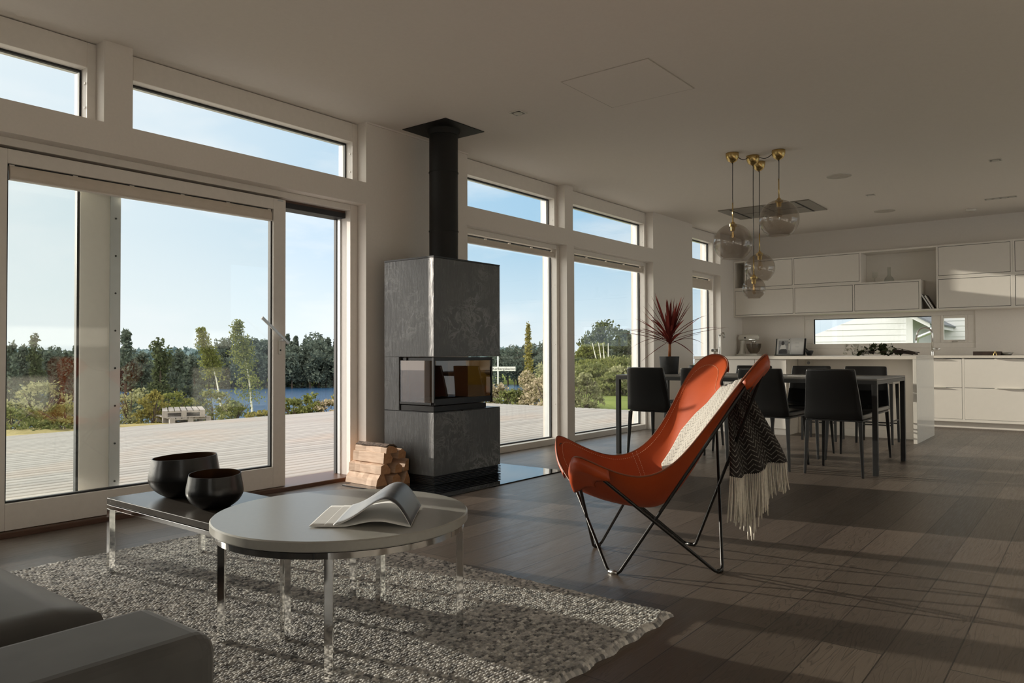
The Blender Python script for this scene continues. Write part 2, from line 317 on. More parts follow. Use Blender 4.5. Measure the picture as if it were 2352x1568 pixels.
# ------------------------------------------------------------------ mesh helpers
class MB:
    def __init__(s): s.v = []; s.f = []; s.mi = []; s.uv = None
    def add(s, vs, fs, mi=0):
        o = len(s.v); s.v += [tuple(map(float, p)) for p in vs]; s.f += [tuple(i+o for i in f) for f in fs]; s.mi += [mi]*len(fs); return s
    def box(s, x0, x1, y0, y1, z0, z1, mi=0):
        if x0 > x1: x0, x1 = x1, x0
        if y0 > y1: y0, y1 = y1, y0
        if z0 > z1: z0, z1 = z1, z0
        return s.add([(x0, y0, z0), (x1, y0, z0), (x1, y1, z0), (x0, y1, z0), (x0, y0, z1), (x1, y0, z1), (x1, y1, z1), (x0, y1, z1)],
                     [(0, 3, 2, 1), (4, 5, 6, 7), (0, 1, 5, 4), (1, 2, 6, 5), (2, 3, 7, 6), (3, 0, 4, 7)], mi)
    def prism(s, poly, axis, a, b, mi=0):
        # polygon of 2-D points swept from a to b along the axis
        n = len(poly)
        def P(p, w): return {'X': (w, p[0], p[1]), 'Y': (p[0], w, p[1]), 'Z': (p[0], p[1], w)}[axis]
        vs = [P(p, a) for p in poly]+[P(p, b) for p in poly]
        fs = [tuple(range(n))[::-1], tuple(range(n, 2*n))]+[(i, (i+1) % n, n+(i+1) % n, n+i) for i in range(n)]
        return s.add(vs, fs, mi)
    def lathe(s, prof, n=32, c=(0, 0), mi=0, caps=True):
        vs = []; fs = []
        for r, z in prof:
            for k in range(n):
                a = 2*PI*k/n; vs.append((c[0]+r*math.cos(a), c[1]+r*math.sin(a), z))
        for i in range(len(prof)-1):
            for k in range(n): fs.append((i*n+k, i*n+(k+1) % n, (i+1)*n+(k+1) % n, (i+1)*n+k))
        if caps:
            if prof[0][0] > 1e-6: fs.append(tuple(range(n))[::-1])
            if prof[-1][0] > 1e-6: fs.append(tuple(range((len(prof)-1)*n, len(prof)*n)))
        return s.add(vs, fs, mi)
    def tube(s, path, r, n=8, mi=0, caps=True):
        P = [Vector(p) for p in path]; R = r if hasattr(r, '__len__') else [r]*len(P)
        T = [((P[min(i+1, len(P)-1)]-P[max(i-1, 0)]).normalized()) for i in range(len(P))]
        up = Vector((0, 0, 1)) if abs(T[0].z) < 0.9 else Vector((1, 0, 0))
        u = T[0].cross(up).normalized(); vs = []; fs = []
        for i, p in enumerate(P):
            u = (u - T[i]*u.dot(T[i])).normalized(); w = T[i].cross(u)
            for k in range(n):
                a = 2*PI*k/n; vs.append(p+(u*math.cos(a)+w*math.sin(a))*R[i])
        for i in range(len(P)-1):
            for k in range(n): fs.append((i*n+k, i*n+(k+1) % n, (i+1)*n+(k+1) % n, (i+1)*n+k))
        if caps: fs += [tuple(range(n))[::-1], tuple(range((len(P)-1)*n, len(P)*n))]
        return s.add(vs, fs, mi)
    def grid(s, G, mi=0):
        nu, nv = len(G), len(G[0]); vs = [tuple(p) for row in G for p in row]
        return s.add(vs, [(i*nv+j, (i+1)*nv+j, (i+1)*nv+j+1, i*nv+j+1) for i in range(nu-1) for j in range(nv-1)], mi)
    def build(s, name, mat, parent=None, smooth=False, bevel=0.0, seg=2, solid=0.0, sub=0, auto=False):
        me = bpy.data.meshes.new(name); me.from_pydata(s.v, [], s.f)
        mats = mat if isinstance(mat, (list, tuple)) else [mat]
        for m in mats: me.materials.append(M[m] if isinstance(m, str) else m)
        if len(mats) > 1: me.polygons.foreach_set('material_index', s.mi)
        if s.uv is not None:
            ul = me.uv_layers.new(name='UVMap'); li = np.zeros(len(me.loops), dtype=np.int32); me.loops.foreach_get('vertex_index', li)
            ul.data.foreach_set('uv', np.asarray(s.uv, dtype=np.float32)[li].ravel())
        me.update()
        bm = bmesh.new(); bm.from_mesh(me); bmesh.ops.recalc_face_normals(bm, faces=bm.faces); bm.to_mesh(me); bm.free()
        if smooth: me.shade_smooth()
        o = bpy.data.objects.new(name, me); COL.objects.link(o)
        if parent is not None: o.parent = parent
        if solid: md = o.modifiers.new('solid', 'SOLIDIFY'); md.thickness = solid; md.offset = 0
        if bevel:
            md = o.modifiers.new('bevel', 'BEVEL'); md.width = bevel; md.segments = seg; md.limit_method = 'ANGLE'; md.angle_limit = math.radians(40)
        if sub: md = o.modifiers.new('sub', 'SUBSURF'); md.levels = sub; md.render_levels = sub
        if auto: me.set_sharp_from_angle(angle=math.radians(35))
        return o

def tag(o, label=None, cat=None, group=None, kind=None):
    if label: o['label'] = label
    if cat: o['category'] = cat
    if group: o['group'] = group
    if kind: o['kind'] = kind
    return o
def thing(name, label, cat, loc=(0, 0, 0), rz=0.0, group=None):
    o = bpy.data.objects.new(name, None); COL.objects.link(o); o.empty_display_size = 0.05
    o.location = loc; o.rotation_euler = (0, 0, rz); return tag(o, label, cat, group)
def struct(o): o['kind'] = 'structure'; return o
def dup(root, loc, rz=0.0, label=None, scale=None):
    def cp(o, par):
        c = o.copy(); COL.objects.link(c); c.parent = par
        for ch in o.children: cp(ch, c)
        return c
    r = cp(root, None); r.location = loc; r.rotation_euler = (0, 0, rz)
    if scale: r.scale = scale
    if label: r['label'] = label
    return r
def box(name, mat, x0, x1, y0, y1, z0, z1, parent=None, bevel=0.0):
    return MB().box(x0, x1, y0, y1, z0, z1).build(name, mat, parent, bevel=bevel)
def arc(c, r, a0, a1, n, plane):
    return [tuple(c[i]+(r*math.cos(a0+(a1-a0)*k/n)*plane[0][i]+r*math.sin(a0+(a1-a0)*k/n)*plane[1][i]) for i in range(3)) for k in range(n+1)]

# ================================================================== the room
XW, XF, XG, XO = -4.45, -4.55, -4.64, -4.77      # wall face, frame face, glass, outer face
ZB0, ZB1, ZC = 2.11, 2.28, 2.75                    # beam bottom, beam top, ceiling
YB = 11.58                                         # kitchen wall
XR, YS = 2.3, -3.2                                 # the sides behind the camera

struct(box('floor', 'floor', XF-0.02, XR, YS, YB, -0.06, 0.0))
struct(box('ceiling', 'ceiling', XO, XR+0.2, YS-0.2, YB+0.2, ZC, ZC+0.25))
OPEN = [(-2.3, -0.25, 0), (0.10, 3.87, 0), (5.05, 6.64, 0), (6.78, 8.60, 0), (9.76, 10.74, 0)]
TRAN = [(-2.3, -0.25), (0.10, 1.93), (2.09, 3.87), (5.05, 6.605), (6.76, 8.60), (9.76, 10.74)]
XM = XG-0.075                                      # behind the frames the outer skin steps back
w = MB()
for xo, xi, g in ((XM, XW, 0.0), (XO, XM, 0.03)):
    ys = YS
    for a, b, _ in OPEN: w.box(xo, xi, ys, a-g, -0.06, ZB0+g*0.6); ys = b+g
    w.box(xo, xi, ys, YB+0.02, -0.06, ZB0+g*0.6); w.box(xo, xi, YS, YB+0.02, ZB0+g*0.6, ZB1-g*0.6)
    ys = YS
    for a, b in TRAN: w.box(xo, xi, ys, a-g, ZB1-g*0.6, ZC); ys = b+g
    w.box(xo, xi, ys, YB+0.02, ZB1-g*0.6, ZC)
struct(w.build('wall_left', 'wall'))
# kitchen wall with the long low window opening
KX0, KX1, KZ0, KZ1 = -3.50, -1.30, 1.02, 1.515
w = MB(); w.box(XW, KX0, YB, YB+0.3, -0.06, ZC); w.box(KX1, XR, YB, YB+0.3, -0.06, ZC); w.box(KX0, KX1, YB, YB+0.3, -0.06, KZ0); w.box(KX0, KX1, YB, YB+0.3, KZ1, ZC)
struct(w.build('wall_back', 'wall'))
RW = [(7.0, 9.0), (9.3, 11.4)]; FW = [(0.75, 2.1)]     # unseen windows added behind the camera to brighten the room
w = MB(); ys = YS
for a, b in RW: w.box(XR, XR+0.2, ys, a, -0.06, ZC); w.box(XR, XR+0.2, a, b, 2.55, ZC); w.box(XR, XR+0.2, a, b, -0.06, 0.02); ys = b
w.box(XR, XR+0.2, ys, YB+0.2, -0.06, ZC); struct(w.build('wall_right', 'wall'))
w = MB(); xs = XO
for a, b in FW: w.box(xs, a, YS-0.2, YS, -0.06, ZC); w.box(a, b, YS-0.2, YS, 2.55, ZC); w.box(a, b, YS-0.2, YS, -0.06, 0.02); xs = b
w.box(xs, XR+0.2, YS-0.2, YS, -0.06, ZC); struct(w.build('wall_front', 'wall'))
nwin = [0]
def window(y0, y1, z0, z1, fw=0.045, fb=None, name=None, headz=None):
    """fixed light: frame, gasket, glass, outer frame of metal"""
    nwin[0] += 1
    o = struct(bpy.data.objects.new(name or 'window_%d' % nwin[0], None)); COL.objects.link(o)
    fb = fb or fw; hz = headz or (z1-fw)
    m = MB(); m.box(XG-0.03, XF, y0, y0+fw, z0, z1); m.box(XG-0.03, XF, y1-fw, y1, z0, z1); m.box(XG-0.03, XF, y0+fw, y1-fw, z0, z0+fb); m.box(XG-0.03, XF, y0+fw, y1-fw, hz, z1)
    m.build('frame', 'frame', o, bevel=0.003)
    g = 0.012; m = MB(); a, b, c, d = y0+fw, y1-fw, z0+fb, hz
    for q in ((a, a+g, c, d), (b-g, b, c, d), (a+g, b-g, c, c+g), (a+g, b-g, d-g, d)): m.box(XG-0.008, XG+0.016, q[0], q[1], q[2], q[3])
    m.build('gasket', 'gasket', o)
    m = MB()
    for q in ((y0, y0+fw, z0, z1), (y1-fw, y1, z0, z1), (y0+fw, y1-fw, z0, z0+fb), (y0+fw, y1-fw, hz, z1)): m.box(XG-0.075, XG-0.031, q[0], q[1], q[2], q[3])
    m.build('outer_frame', 'alu', o)
    MB().box(XG-0.004, XG+0.004, a+0.002, b-0.002, c+0.002, d-0.002).build('pane', 'pane', o)
    m = MB()
    for k in range(3):
        z = z0+(z1-z0)*(0.2+0.3*k); m.lathe([(0.008, 0), (0.008, 0.004)], 8); 
        for i in range(len(m.v)-16, len(m.v)): x, y, zz = m.v[i]; m.v[i] = (XF-0.03+x, y1-fw-zz, z+y)
    m.build('screw_cap', 'frame', o)
    return o
for a, b in TRAN: window(a, b, ZB1, ZC-0.005, 0.05, 0.025, headz=2.60)
window(-2.3, -0.25, 0.0, ZB0)
for a, b, _ in OPEN[2:]: window(a, b, 0.0, ZB0, fb=0.062)
def added_window(axis, w0, a, b, z0, z1):  # builds the added fill-light windows that the view never shows
    nwin[0] += 1; o = struct(bpy.data.objects.new('window_%d' % nwin[0], None)); COL.objects.link(o); t = 0.06; mid = (a+b)/2
    B = (lambda m, p, q, c, d: m.box(w0, w0+0.07, p, q, c, d)) if axis == 'X' else (lambda m, p, q, c, d: m.box(p, q, w0-0.07, w0, c, d))
    m = MB(); B(m, a, a+t, z0, z1); B(m, b-t, b, z0, z1); B(m, a+t, b-t, z0, z0+t); B(m, a+t, b-t, z1-t, z1); B(m, mid-t/2, mid+t/2, z0+t, z1-t); m.build('frame', 'frame', o)
    for p, q in ((a+t, mid-t/2), (mid+t/2, b-t)):
        m = MB()
        if axis == 'X': m.box(w0+0.03, w0+0.036, p, q, z0+t, z1-t)
        else: m.box(p, q, w0-0.036, w0-0.03, z0+t, z1-t)
        m.build('pane', 'pane', o)
for a, b in RW: added_window('X', XR+0.06, a, b, 0.02, 2.55)
for a, b in FW: added_window('Y', YS-0.06, a, b, 0.02, 2.55)
# exterior cladding around the openings
m = MB(); x0, x1 = XO-0.005, XM-0.005
for a, b, _ in OPEN: m.box(x0, x1, b+0.012, b+0.029, 0.0, ZB0); m.box(x0, x1, a-0.029, a-0.012, 0.0, ZB0)
for a, b in TRAN: m.box(x0, x1, b+0.012, b+0.029, ZB1, ZC); m.box(x0, x1, a-0.029, a-0.012, ZB1, ZC)
struct(m.build('trim_1', 'cladding'))
struct(box('trim_2', 'sillwood', XG-0.20, XF+0.05, 0.10, 3.87, -0.005, 0.028, bevel=0.006))
struct(box('trim_3', 'ceiling', XW, XW+0.012, 3.87, 5.05, ZC-0.012, ZC))

# sliding door: fixed light at the left, sliding leaf pushed open over it
D = struct(bpy.data.objects.new('door_1', None)); COL.objects.link(D)
m = MB(); m.box(XG-0.10, XF, 0.10, 0.15, 0, ZB0); m.box(XG-0.10, XF, 3.80, 3.87, 0, ZB0); m.box(XG-0.10, XF, 0.15, 3.80, 2.066, ZB0)
m.build('frame', 'frame', D, bevel=0.003)
m = MB(); m.box(XG-0.10, XF-0.06, 2.12, 3.80, 2.01, 2.05); m.build('head_seal', 'gasket', D); MB().box(XG-0.02, XF-0.064, 0.15, 3.80, 2.030, 2.0655).build('head_gap_strip', 'sillwood', D)  # dark brown strip set behind the gap above the sliding leaf
m = MB(); m.box(XG-0.09, XG-0.06, 3.785, 3.80, 0.03, 2.01); m.build('jamb_seal', 'gasket', D)
m = MB(); m.box(XG-0.05, XG-0.02, 3.788, 3.80, 0.03, 2.01); m.build('strike_rail', 'alu', D)
# fixed panel behind
m = MB(); xa, xb = XG-0.085, XG-0.035
m.box(xa, xb, 0.15, 0.25, 0.03, 2.05); m.box(xa, xb, 1.90, 2.12, 0.03, 2.05); m.box(xa, xb, 0.25, 1.90, 0.03, 0.13); m.box(xa, xb, 0.25, 1.90, 1.97, 2.05)
fx = m.build('fixed_panel', 'frame', D, bevel=0.003)
m = MB(); m.box(xb, xb+0.012, 2.065, 2.12, 0.03, 2.05); m.box(xa, xb+0.004, 2.1205, 2.128, 0.03, 2.05)
m.build('metal_edge', 'alu', fx)
m = MB()
for k in range(9):
    z = 0.2+k*0.225; n0 = len(m.v); m.lathe([(0.006, 0), (0.006, 0.003)], 8)
    for i in range(n0, len(m.v)): x, y, zz = m.v[i]; m.v[i] = (xb+0.012+zz, 2.095+x, z+y)
m.build('screw', 'gasket', fx)
m = MB(); m.box(xa+0.01, xb-0.01, 1.886, 1.90, 0.13, 1.97); m.build('gasket', 'gasket', fx)
MB().box(XG-0.064, XG-0.056, 0.25, 1.888, 0.132, 1.968).build('pane', 'pane', fx)
# sliding leaf
m = MB(); sa, sb = XF-0.062, XF+0.004
m.box(sa, sb, 1.385, 1.485, 0.03, 2.049); m.box(sa, sb, 3.112, 3.212, 0.03, 2.049); m.box(sa, sb, 1.485, 3.112, 0.03, 0.172); m.box(sa, sb, 1.485, 3.112, 1.972, 2.049)
sl = m.build('sliding_leaf', 'frame', D, bevel=0.003)
m = MB(); g = 0.010
for q in ((1.485, 1.485+g, 0.172, 1.972), (3.112-g, 3.112, 0.172, 1.972), (1.495, 3.102, 0.172, 0.182), (1.495, 3.102, 1.962, 1.972)): m.box(sa+0.015, sb-0.02, *q)
m.build('gasket', 'gasket', sl)
MB().box(XF-0.038, XF-0.030, 1.487, 3.110, 0.174, 1.970).build('pane', 'pane', sl)
m = MB(); m.box(sb, sb+0.010, 3.150, 3.176, 0.955, 1.06); hd = m.build('handle', 'white', sl, bevel=0.004)
m = MB(); m.tube([(sb+0.004, 3.163, 1.055), (sb+0.05, 3.163, 1.055)], 0.009, 10)
m.add([], [])
e0, e1 = Vector((sb+0.045, 3.205, 1.032)), Vector((sb+0.055, 2.985, 1.207))
d = (e1-e0).normalized(); n = Vector((1, 0, 0)); q = d.cross(n)*0.009; p = n*0.008
m.add([e0-q-p, e0+q-p, e0+q+p, e0-q+p, e1-q-p, e1+q-p, e1+q+p, e1-q+p], [(0, 3, 2, 1), (4, 5, 6, 7), (0, 1, 5, 4), (1, 2, 6, 5), (2, 3, 7, 6), (3, 0, 4, 7)])
m.build('lever', 'alu', hd, bevel=0.002)
m = MB(); n0 = 0; m.lathe([(0.006, 0), (0.006, 0.002)], 12)
for i in range(len(m.v)): x, y, zz = m.v[i]; m.v[i] = (sb+0.010+zz, 3.163+x, 0.985+y)
m.build('key_hole', 'dark', hd)
box('vent_slot', 'alu', sb, sb+0.002, 3.146, 3.190, 2.034, 2.044, sl)

# roller blinds at the window heads
def blind(y0, y1, z0, z1, x, label, panels=4, gap=0.012):
    o = thing('roller_blind', label, 'blind', (x, (y0+y1)/2, z0), 0, 'rolled-up blinds at the window heads')
    W = (y1-y0)/2; hh = z1-z0
    prof = [(-0.012, 0), (0.014, 0), (0.018, 0.012), (0.016, hh*0.6), (0.006, hh-gap), (-0.012, hh-gap)]
    MB().prism(prof, 'Y', -W, W).build('rolled_fabric', 'blind', o, bevel=0.003)
    for k in range(panels+1):
        y = -W+0.012+(2*W-0.024)*k/panels; MB().box(-0.012, 0.006, y-0.012, y+0.012, hh-gap-0.001, hh).build('bracket', 'frame', o)
    MB().box(-0.014, 0.019, -W, W, -0.006, 0).build('bottom_bar', 'frame', o)
    return o
blind(1.497, 3.100, 1.893, 1.968, XF-0.012, 'long rolled-up fabric blind across the top of the sliding glass door', 5, 0.004)
blind(5.10, 6.585, 1.985, 2.052, XG+0.045, 'rolled-up fabric blind at the head of the tall window right of the stove')
blind(6.83, 8.545, 1.985, 2.052, XG+0.045, 'rolled-up fabric blind at the head of the tall window behind the red plant')
blind(9.81, 10.685, 1.905, 2.052, XG+0.045, 'rolled-up fabric blind on the narrow window beside the kitchen', 2)

# kitchen window
nwin[0] += 1; K = struct(bpy.data.objects.new('window_%d' % nwin[0], None)); COL.objects.link(K)
ky0, ky1 = YB+0.02, YB+0.10
m = MB(); m.box(KX0, KX1, ky0, ky1, KZ0, 1.09); m.box(KX0, KX1, ky0, ky1, 1.457, KZ1); m.box(KX0, -3.37, ky0, ky1, 1.09, 1.457); m.box(-1.815, -1.70, ky0, ky1, 1.09, 1.457); m.box(-1.39, KX1, ky0, ky1, 1.09, 1.457)
m.build('frame', 'frame', K, bevel=0.004)
m = MB(); a, b, c, d = -1.70, -1.39, 1.09, 1.457
for q in ((a, a+0.03, c, d), (b-0.03, b, c, d), (a+0.03, b-0.03, c, c+0.038), (a+0.03, b-0.03, d-0.038, d)): m.box(q[0], q[1], ky0-0.012, ky1-0.02, q[2], q[3])
cs = m.build('casement', 'frame', K, bevel=0.003)
m = MB(); m.box(-1.57, -1.50, ky0-0.022, ky0-0.012, 1.098, 1.112); m.box(-1.54, -1.41, ky0-0.040, ky0-0.030, 1.108, 1.118); m.box(-1.545, -1.53, ky0-0.035, ky0-0.015, 1.10, 1.116)
m.build('handle', 'chrome', cs, bevel=0.002)
MB().box(-3.37, -1.815, ky0+0.035, ky0+0.042, 1.09, 1.457).build('pane', 'pane', K)
MB().box(-1.67, -1.42, ky0+0.025, ky0+0.032, 1.128, 1.419).build('pane', 'pane', cs)
m = MB(); m.box(-3.37, -3.358, ky0+0.02, ky0+0.05, 1.09, 1.457); m.box(-3.37, -1.815, ky0+0.02, ky0+0.05, 1.447, 1.457); m.build('gasket', 'gasket', K)

# ================================================================== deck and land outside
m = MB(); x = XO-0.03; k = 0
while x > -11.25:
    m.prism([(x, -0.135), (x, -0.113), (x-0.006, -0.107), (x-0.018, -0.1005), (x-0.040, -0.099), (x-0.098, -0.099), (x-0.120, -0.1005), (x-0.132, -0.107), (x-0.138, -0.113), (x-0.138, -0.135)], 'Y', -7, 12.5); x -= 0.146
struct(m.build('deck', 'deck', bevel=0.0))
struct(box('deck_base', 'dark', -11.3, XO-0.01, -7, 12.48, -0.62, -0.14))

def terr(x, y):
    r = math.hypot(x, y); s = -x/max(y, 0.01) if y > 0 else 9
    land = min(1, max(0, (0.74-s)/0.10)) if y > 0 else 0       # 0 = lake side, 1 = meadow side
    lake = -0.45-max(0, r-17)*0.083
    if r > 195: lake = max(lake, -9.2+max(0, r-207)*0.06)
    lake = max(lake, -9.2) if r < 207 else -9.2+min(1, (r-207)/30)*1.8+min(1, (r-207)/450)*6.5
    mead = -0.45-max(0, r-22)*0.012
    return lake*(1-land)+mead*land
vs = []; fs = []; NA, rad = 120, [5, 8, 11, 13, 15, 17, 19, 22, 26, 30, 36, 44, 54, 66, 80, 96, 115, 140, 170, 195, 203, 207, 211, 216, 225, 240, 265, 300, 350, 420, 520, 700]
for r in rad:
    for k in range(NA+1):
        a = math.radians(60+150*k/NA); x, y = r*math.cos(a), r*math.sin(a)
        vs.append((x, y, terr(x, y)+(RNG.normal()*0.03 if r > 14 else 0)))
for i in range(len(rad)-1):
    for k in range(NA): fs.append((i*(NA+1)+k, i*(NA+1)+k+1, (i+1)*(NA+1)+k+1, (i+1)*(NA+1)+k))
m = MB(); m.add([v for v in vs], fs)
# keep the land from running in under the house
m.v = [(x, y, z if x < -5.2 else min(z, -0.7)) for x, y, z in m.v]
struct(m.build('ground', 'ground', smooth=True))
struct(MB().add([(-700, -300, -8), (60, -300, -8), (60, 700, -8), (-700, 700, -8)], [(0, 1, 2, 3)]).build('lake', 'water'))

def leaves(pts, size, name, mat, parent=None, flat=0.0, aspect=0.6, seed=1):
    rng = np.random.default_rng(seed); pts = np.asarray(pts, float); n = len(pts)
    a = rng.normal(size=(n, 3)); a /= np.linalg.norm(a, axis=1)[:, None]
    b = rng.normal(size=(n, 3)); b -= a*(a*b).sum(1)[:, None]; b /= np.linalg.norm(b, axis=1)[:, None]
    s = size*rng.uniform(0.6, 1.3, n)[:, None]; a *= s; b *= s*aspect
    V = np.stack([pts-a, pts-b*0.9, pts+a, pts+b*0.9], 1).reshape(-1, 3)
    me = bpy.data.meshes.new(name); me.vertices.add(4*n); me.loops.add(4*n); me.polygons.add(n)
    me.vertices.foreach_set('co', V.astype(np.float32).ravel()); me.loops.foreach_set('vertex_index', np.arange(4*n, dtype=np.int32))
    me.polygons.foreach_set('loop_start', np.arange(0, 4*n, 4, dtype=np.int32)); me.polygons.foreach_set('loop_total', np.full(n, 4, np.int32))
    me.materials.append(M[mat]); me.update(calc_edges=True); me.validate()
    o = bpy.data.objects.new(name, me); COL.objects.link(o)
    if parent is not None: o.parent = parent
    return o
def blob(n, c, r, rng, shell=0.5):
    d = rng.normal(size=(n, 3)); d /= np.linalg.norm(d, axis=1)[:, None]
    return np.asarray(c)+d*(rng.uniform(shell, 1, n)[:, None])*np.asarray(r)
def gz(x, y): return terr(x, y)
def at_px(px, r):     # a place on the ground r metres from the camera along the column px of the view
    d = _r2*((px-1176)/FPX)+_f; a = math.atan2(d.y, d.x); x, y = r*math.cos(a), r*math.sin(a); return (x, y, gz(x, y))

# far forest across the lake
def forest_proto(kind, seed):
    rng = np.random.default_rng(seed); t = thing('forest_tree', 'tree', 'tree')
    P = []
    if kind == 'spruce':
        for k in range(16):
            z = 1.0+k*0.7; r = 2.1*(1-k/16.5)+0.2; P.append(blob(60, (0, 0, z), (r, r, 0.6), rng, 0.55))
    else:
        for k in range(13): P.append(blob(110, (rng.normal()*1.3, rng.normal()*1.3, 4.0+rng.uniform(0, 7.0)), (1.9, 1.9, 1.6), rng, 0.5))
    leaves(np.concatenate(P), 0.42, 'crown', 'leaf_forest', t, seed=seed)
    MB().tube([(0, 0, -1), (0.1, 0, 6), (0, 0, 10)], [0.22, 0.16, 0.05], 6).build('trunk', 'trunk', t); return t
protos = [forest_proto('round', 11), forest_proto('round', 12), forest_proto('spruce', 13)]
FL = 'dark green tree in the dense forest on the far shore of the lake'
i = 0; rr = np.random.default_rng(5); used = set()
for row, (R0, sc) in enumerate(((214, 0.92), (222, 1.02), (232, 1.12))):
    px = -60+row*9
    while px < 1255:
        step = 19+rr.uniform(-4, 4)
        vis = (px < 178) or (262 < px < 800) or (1136 < px)
        if vis:
            h = 1.0
            if px < 300: h = 0.80
            elif px < 520: h = 0.80
            elif px < 700: h = 1.02
            elif px < 800: h = 1.08
            else: h = 0.9
            if 300 < px < 480: h = 0.55 if row < 2 else 0.62
            R = R0+rr.uniform(-3, 3); p = at_px(px, R); k = int(rr.integers(0, 3)); s = sc*h*rr.uniform(0.85, 1.12)
            pr = protos[k]
            if k not in used:
                used.add(k); pr.location = (p[0], p[1], p[2]-0.4); pr.scale = (s*1.1, s*1.1, s); pr['label'] = FL; pr['group'] = 'trees of the forest across the lake'
            else:
                c = dup(pr, (p[0], p[1], p[2]-0.4), rr.uniform(0, 6.28), FL, (s*1.1, s*1.1, s)); c['group'] = 'trees of the forest across the lake'
        px += step
# hazy wooded hill far behind the lake: nobody could count its trees
P = []
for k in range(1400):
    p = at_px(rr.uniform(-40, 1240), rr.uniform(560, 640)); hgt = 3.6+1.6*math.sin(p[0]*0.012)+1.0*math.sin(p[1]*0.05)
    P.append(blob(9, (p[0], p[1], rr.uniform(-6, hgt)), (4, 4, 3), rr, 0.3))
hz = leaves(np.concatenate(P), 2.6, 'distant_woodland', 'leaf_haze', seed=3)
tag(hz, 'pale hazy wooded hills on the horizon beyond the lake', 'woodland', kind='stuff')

def birch(px, r, h, lean, label, mat, seed, trunk_h=0.45):
    rng = np.random.default_rng(seed); p = at_px(px, r); t = thing('birch_tree', label, 'tree', p, 0, 'young birches by the lake shore')
    left = -_r2; base = Vector((0, 0, -0.2)); path = []
    for k in range(7):
        f = k/6; path.append(tuple(Vector((0, 0, -0.2+h*f))+left*(lean*h*f*f)))
    MB().tube(path, [0.055*h/4.5*(1-0.85*k/6) for k in range(7)], 8).build('trunk', 'birchbark', t, smooth=True)
    P = []
    for k in range(48):
        f = trunk_h+(1-trunk_h)*rng.uniform(0, 1)**0.8; q = Vector((0, 0, h*f))+left*(lean*h*f*f+rng.uniform(-0.06, 0.17)*h*(1.25-f))
        w = h*0.135*(1.25-f*0.85); P.append(blob(55, tuple(q), (w, w, w*0.9), rng, 0.2))
    leaves(np.concatenate(P), 0.062*h/4.5, 'crown', mat, t, seed=seed); return t
birch(509, 40, 4.6, 0.22, 'tall thin birch leaning left in the wind behind the pallets', 'leaf_birch', 21, 0.42)
birch(580, 36, 4.55, 0.16, 'fuller green birch with white trunk standing right of the leaning one', 'leaf_birch', 22, 0.24)

def shrub(name, px, r, w, h, mat, label, seed, n=26, leaf=0.045, cat='shrub', group='shrubs along the edge of the garden', per=46, dz=0):
    rng = np.random.default_rng(seed); p = at_px(px, r); t = thing(name, label, cat, (p[0], p[1], p[2]+dz), 0, group); P = []
    for k in range(n):
        f = rng.uniform(0.06, 1.0); ang = rng.uniform(0, 2*PI); rad_ = w*0.5*math.sqrt(rng.uniform(0, 1))*(1.12-f*f*0.85)
        P.append(blob(per, (rad_*math.cos(ang), rad_*math.sin(ang), h*f), (w*0.16, w*0.16, h*0.14), rng, 0.1))
    leaves(np.concatenate(P), leaf, 'foliage', mat, t, seed=seed)
    m = MB()
    for k in range(7):
        ang = rng.uniform(0, 2*PI); q = w*0.32; m.tube([(0, 0, -0.1), (q*0.4*math.cos(ang), q*0.4*math.sin(ang), h*0.4), (q*math.cos(ang), q*math.sin(ang), h*0.85)], [0.014, 0.01, 0.004], 5)
    m.build('stems', 'trunk', t); return t
S = [(25, 17.5, 1.5, 0.44, 'leaf_bush', 'dull green shrub at the far left edge of the fixed door glass'),
     (92, 18.5, 1.5, 0.92, 'leaf_pale', 'pale leggy shrub rising highest through the left door glass'),
     (150, 17.5, 1.6, 0.48, 'leaf_bush', 'low spreading shrub just left of the door post'),
     (300, 18.5, 1.0, 0.84, 'leaf_pale', 'silvery shrub right of the door post'),
     (352, 17.8, 0.75, 0.66, 'leaf_yellow', 'yellow-green upright shrub left of the stacked pallets'),
     (402, 21.0, 1.15, 0.79, 'leaf_birch', 'bright green shrub right behind the stacked pallets'),
     (492, 20.5, 1.35, 0.79, 'leaf_bush', 'rounded green shrub under the leaning birch'),
     (540, 19.5, 1.0, 0.48, 'leaf_bush', 'low shrub at the foot of the fuller birch'),
     (610, 18.5, 1.0, 0.22, 'leaf_yellow', 'low yellowish scrub beside the door handle stile'),
     (672, 17.5, 0.9, 0.44, 'leaf_bush', 'low green scrub seen through the left of the open doorway'),
     (712, 17.8, 0.75, 0.57, 'leaf_birch', 'pointed young shrub in the middle of the open doorway'),
     (758, 17.5, 1.0, 0.40, 'leaf_bloom', 'straggling shrub with pale tips at the right of the open doorway')]
for k, (px, r, ww, hh, mt, lb) in enumerate(S): shrub('garden_shrub', px, r, ww, hh, mt, lb, 40+k, 22+int(10*ww*hh), 0.038)
shrub('garden_shrub', 790, 24, 0.8, 2.3, 'leaf_yellow', 'tall yellowing shrub at the right jamb of the open doorway', 70, 30)
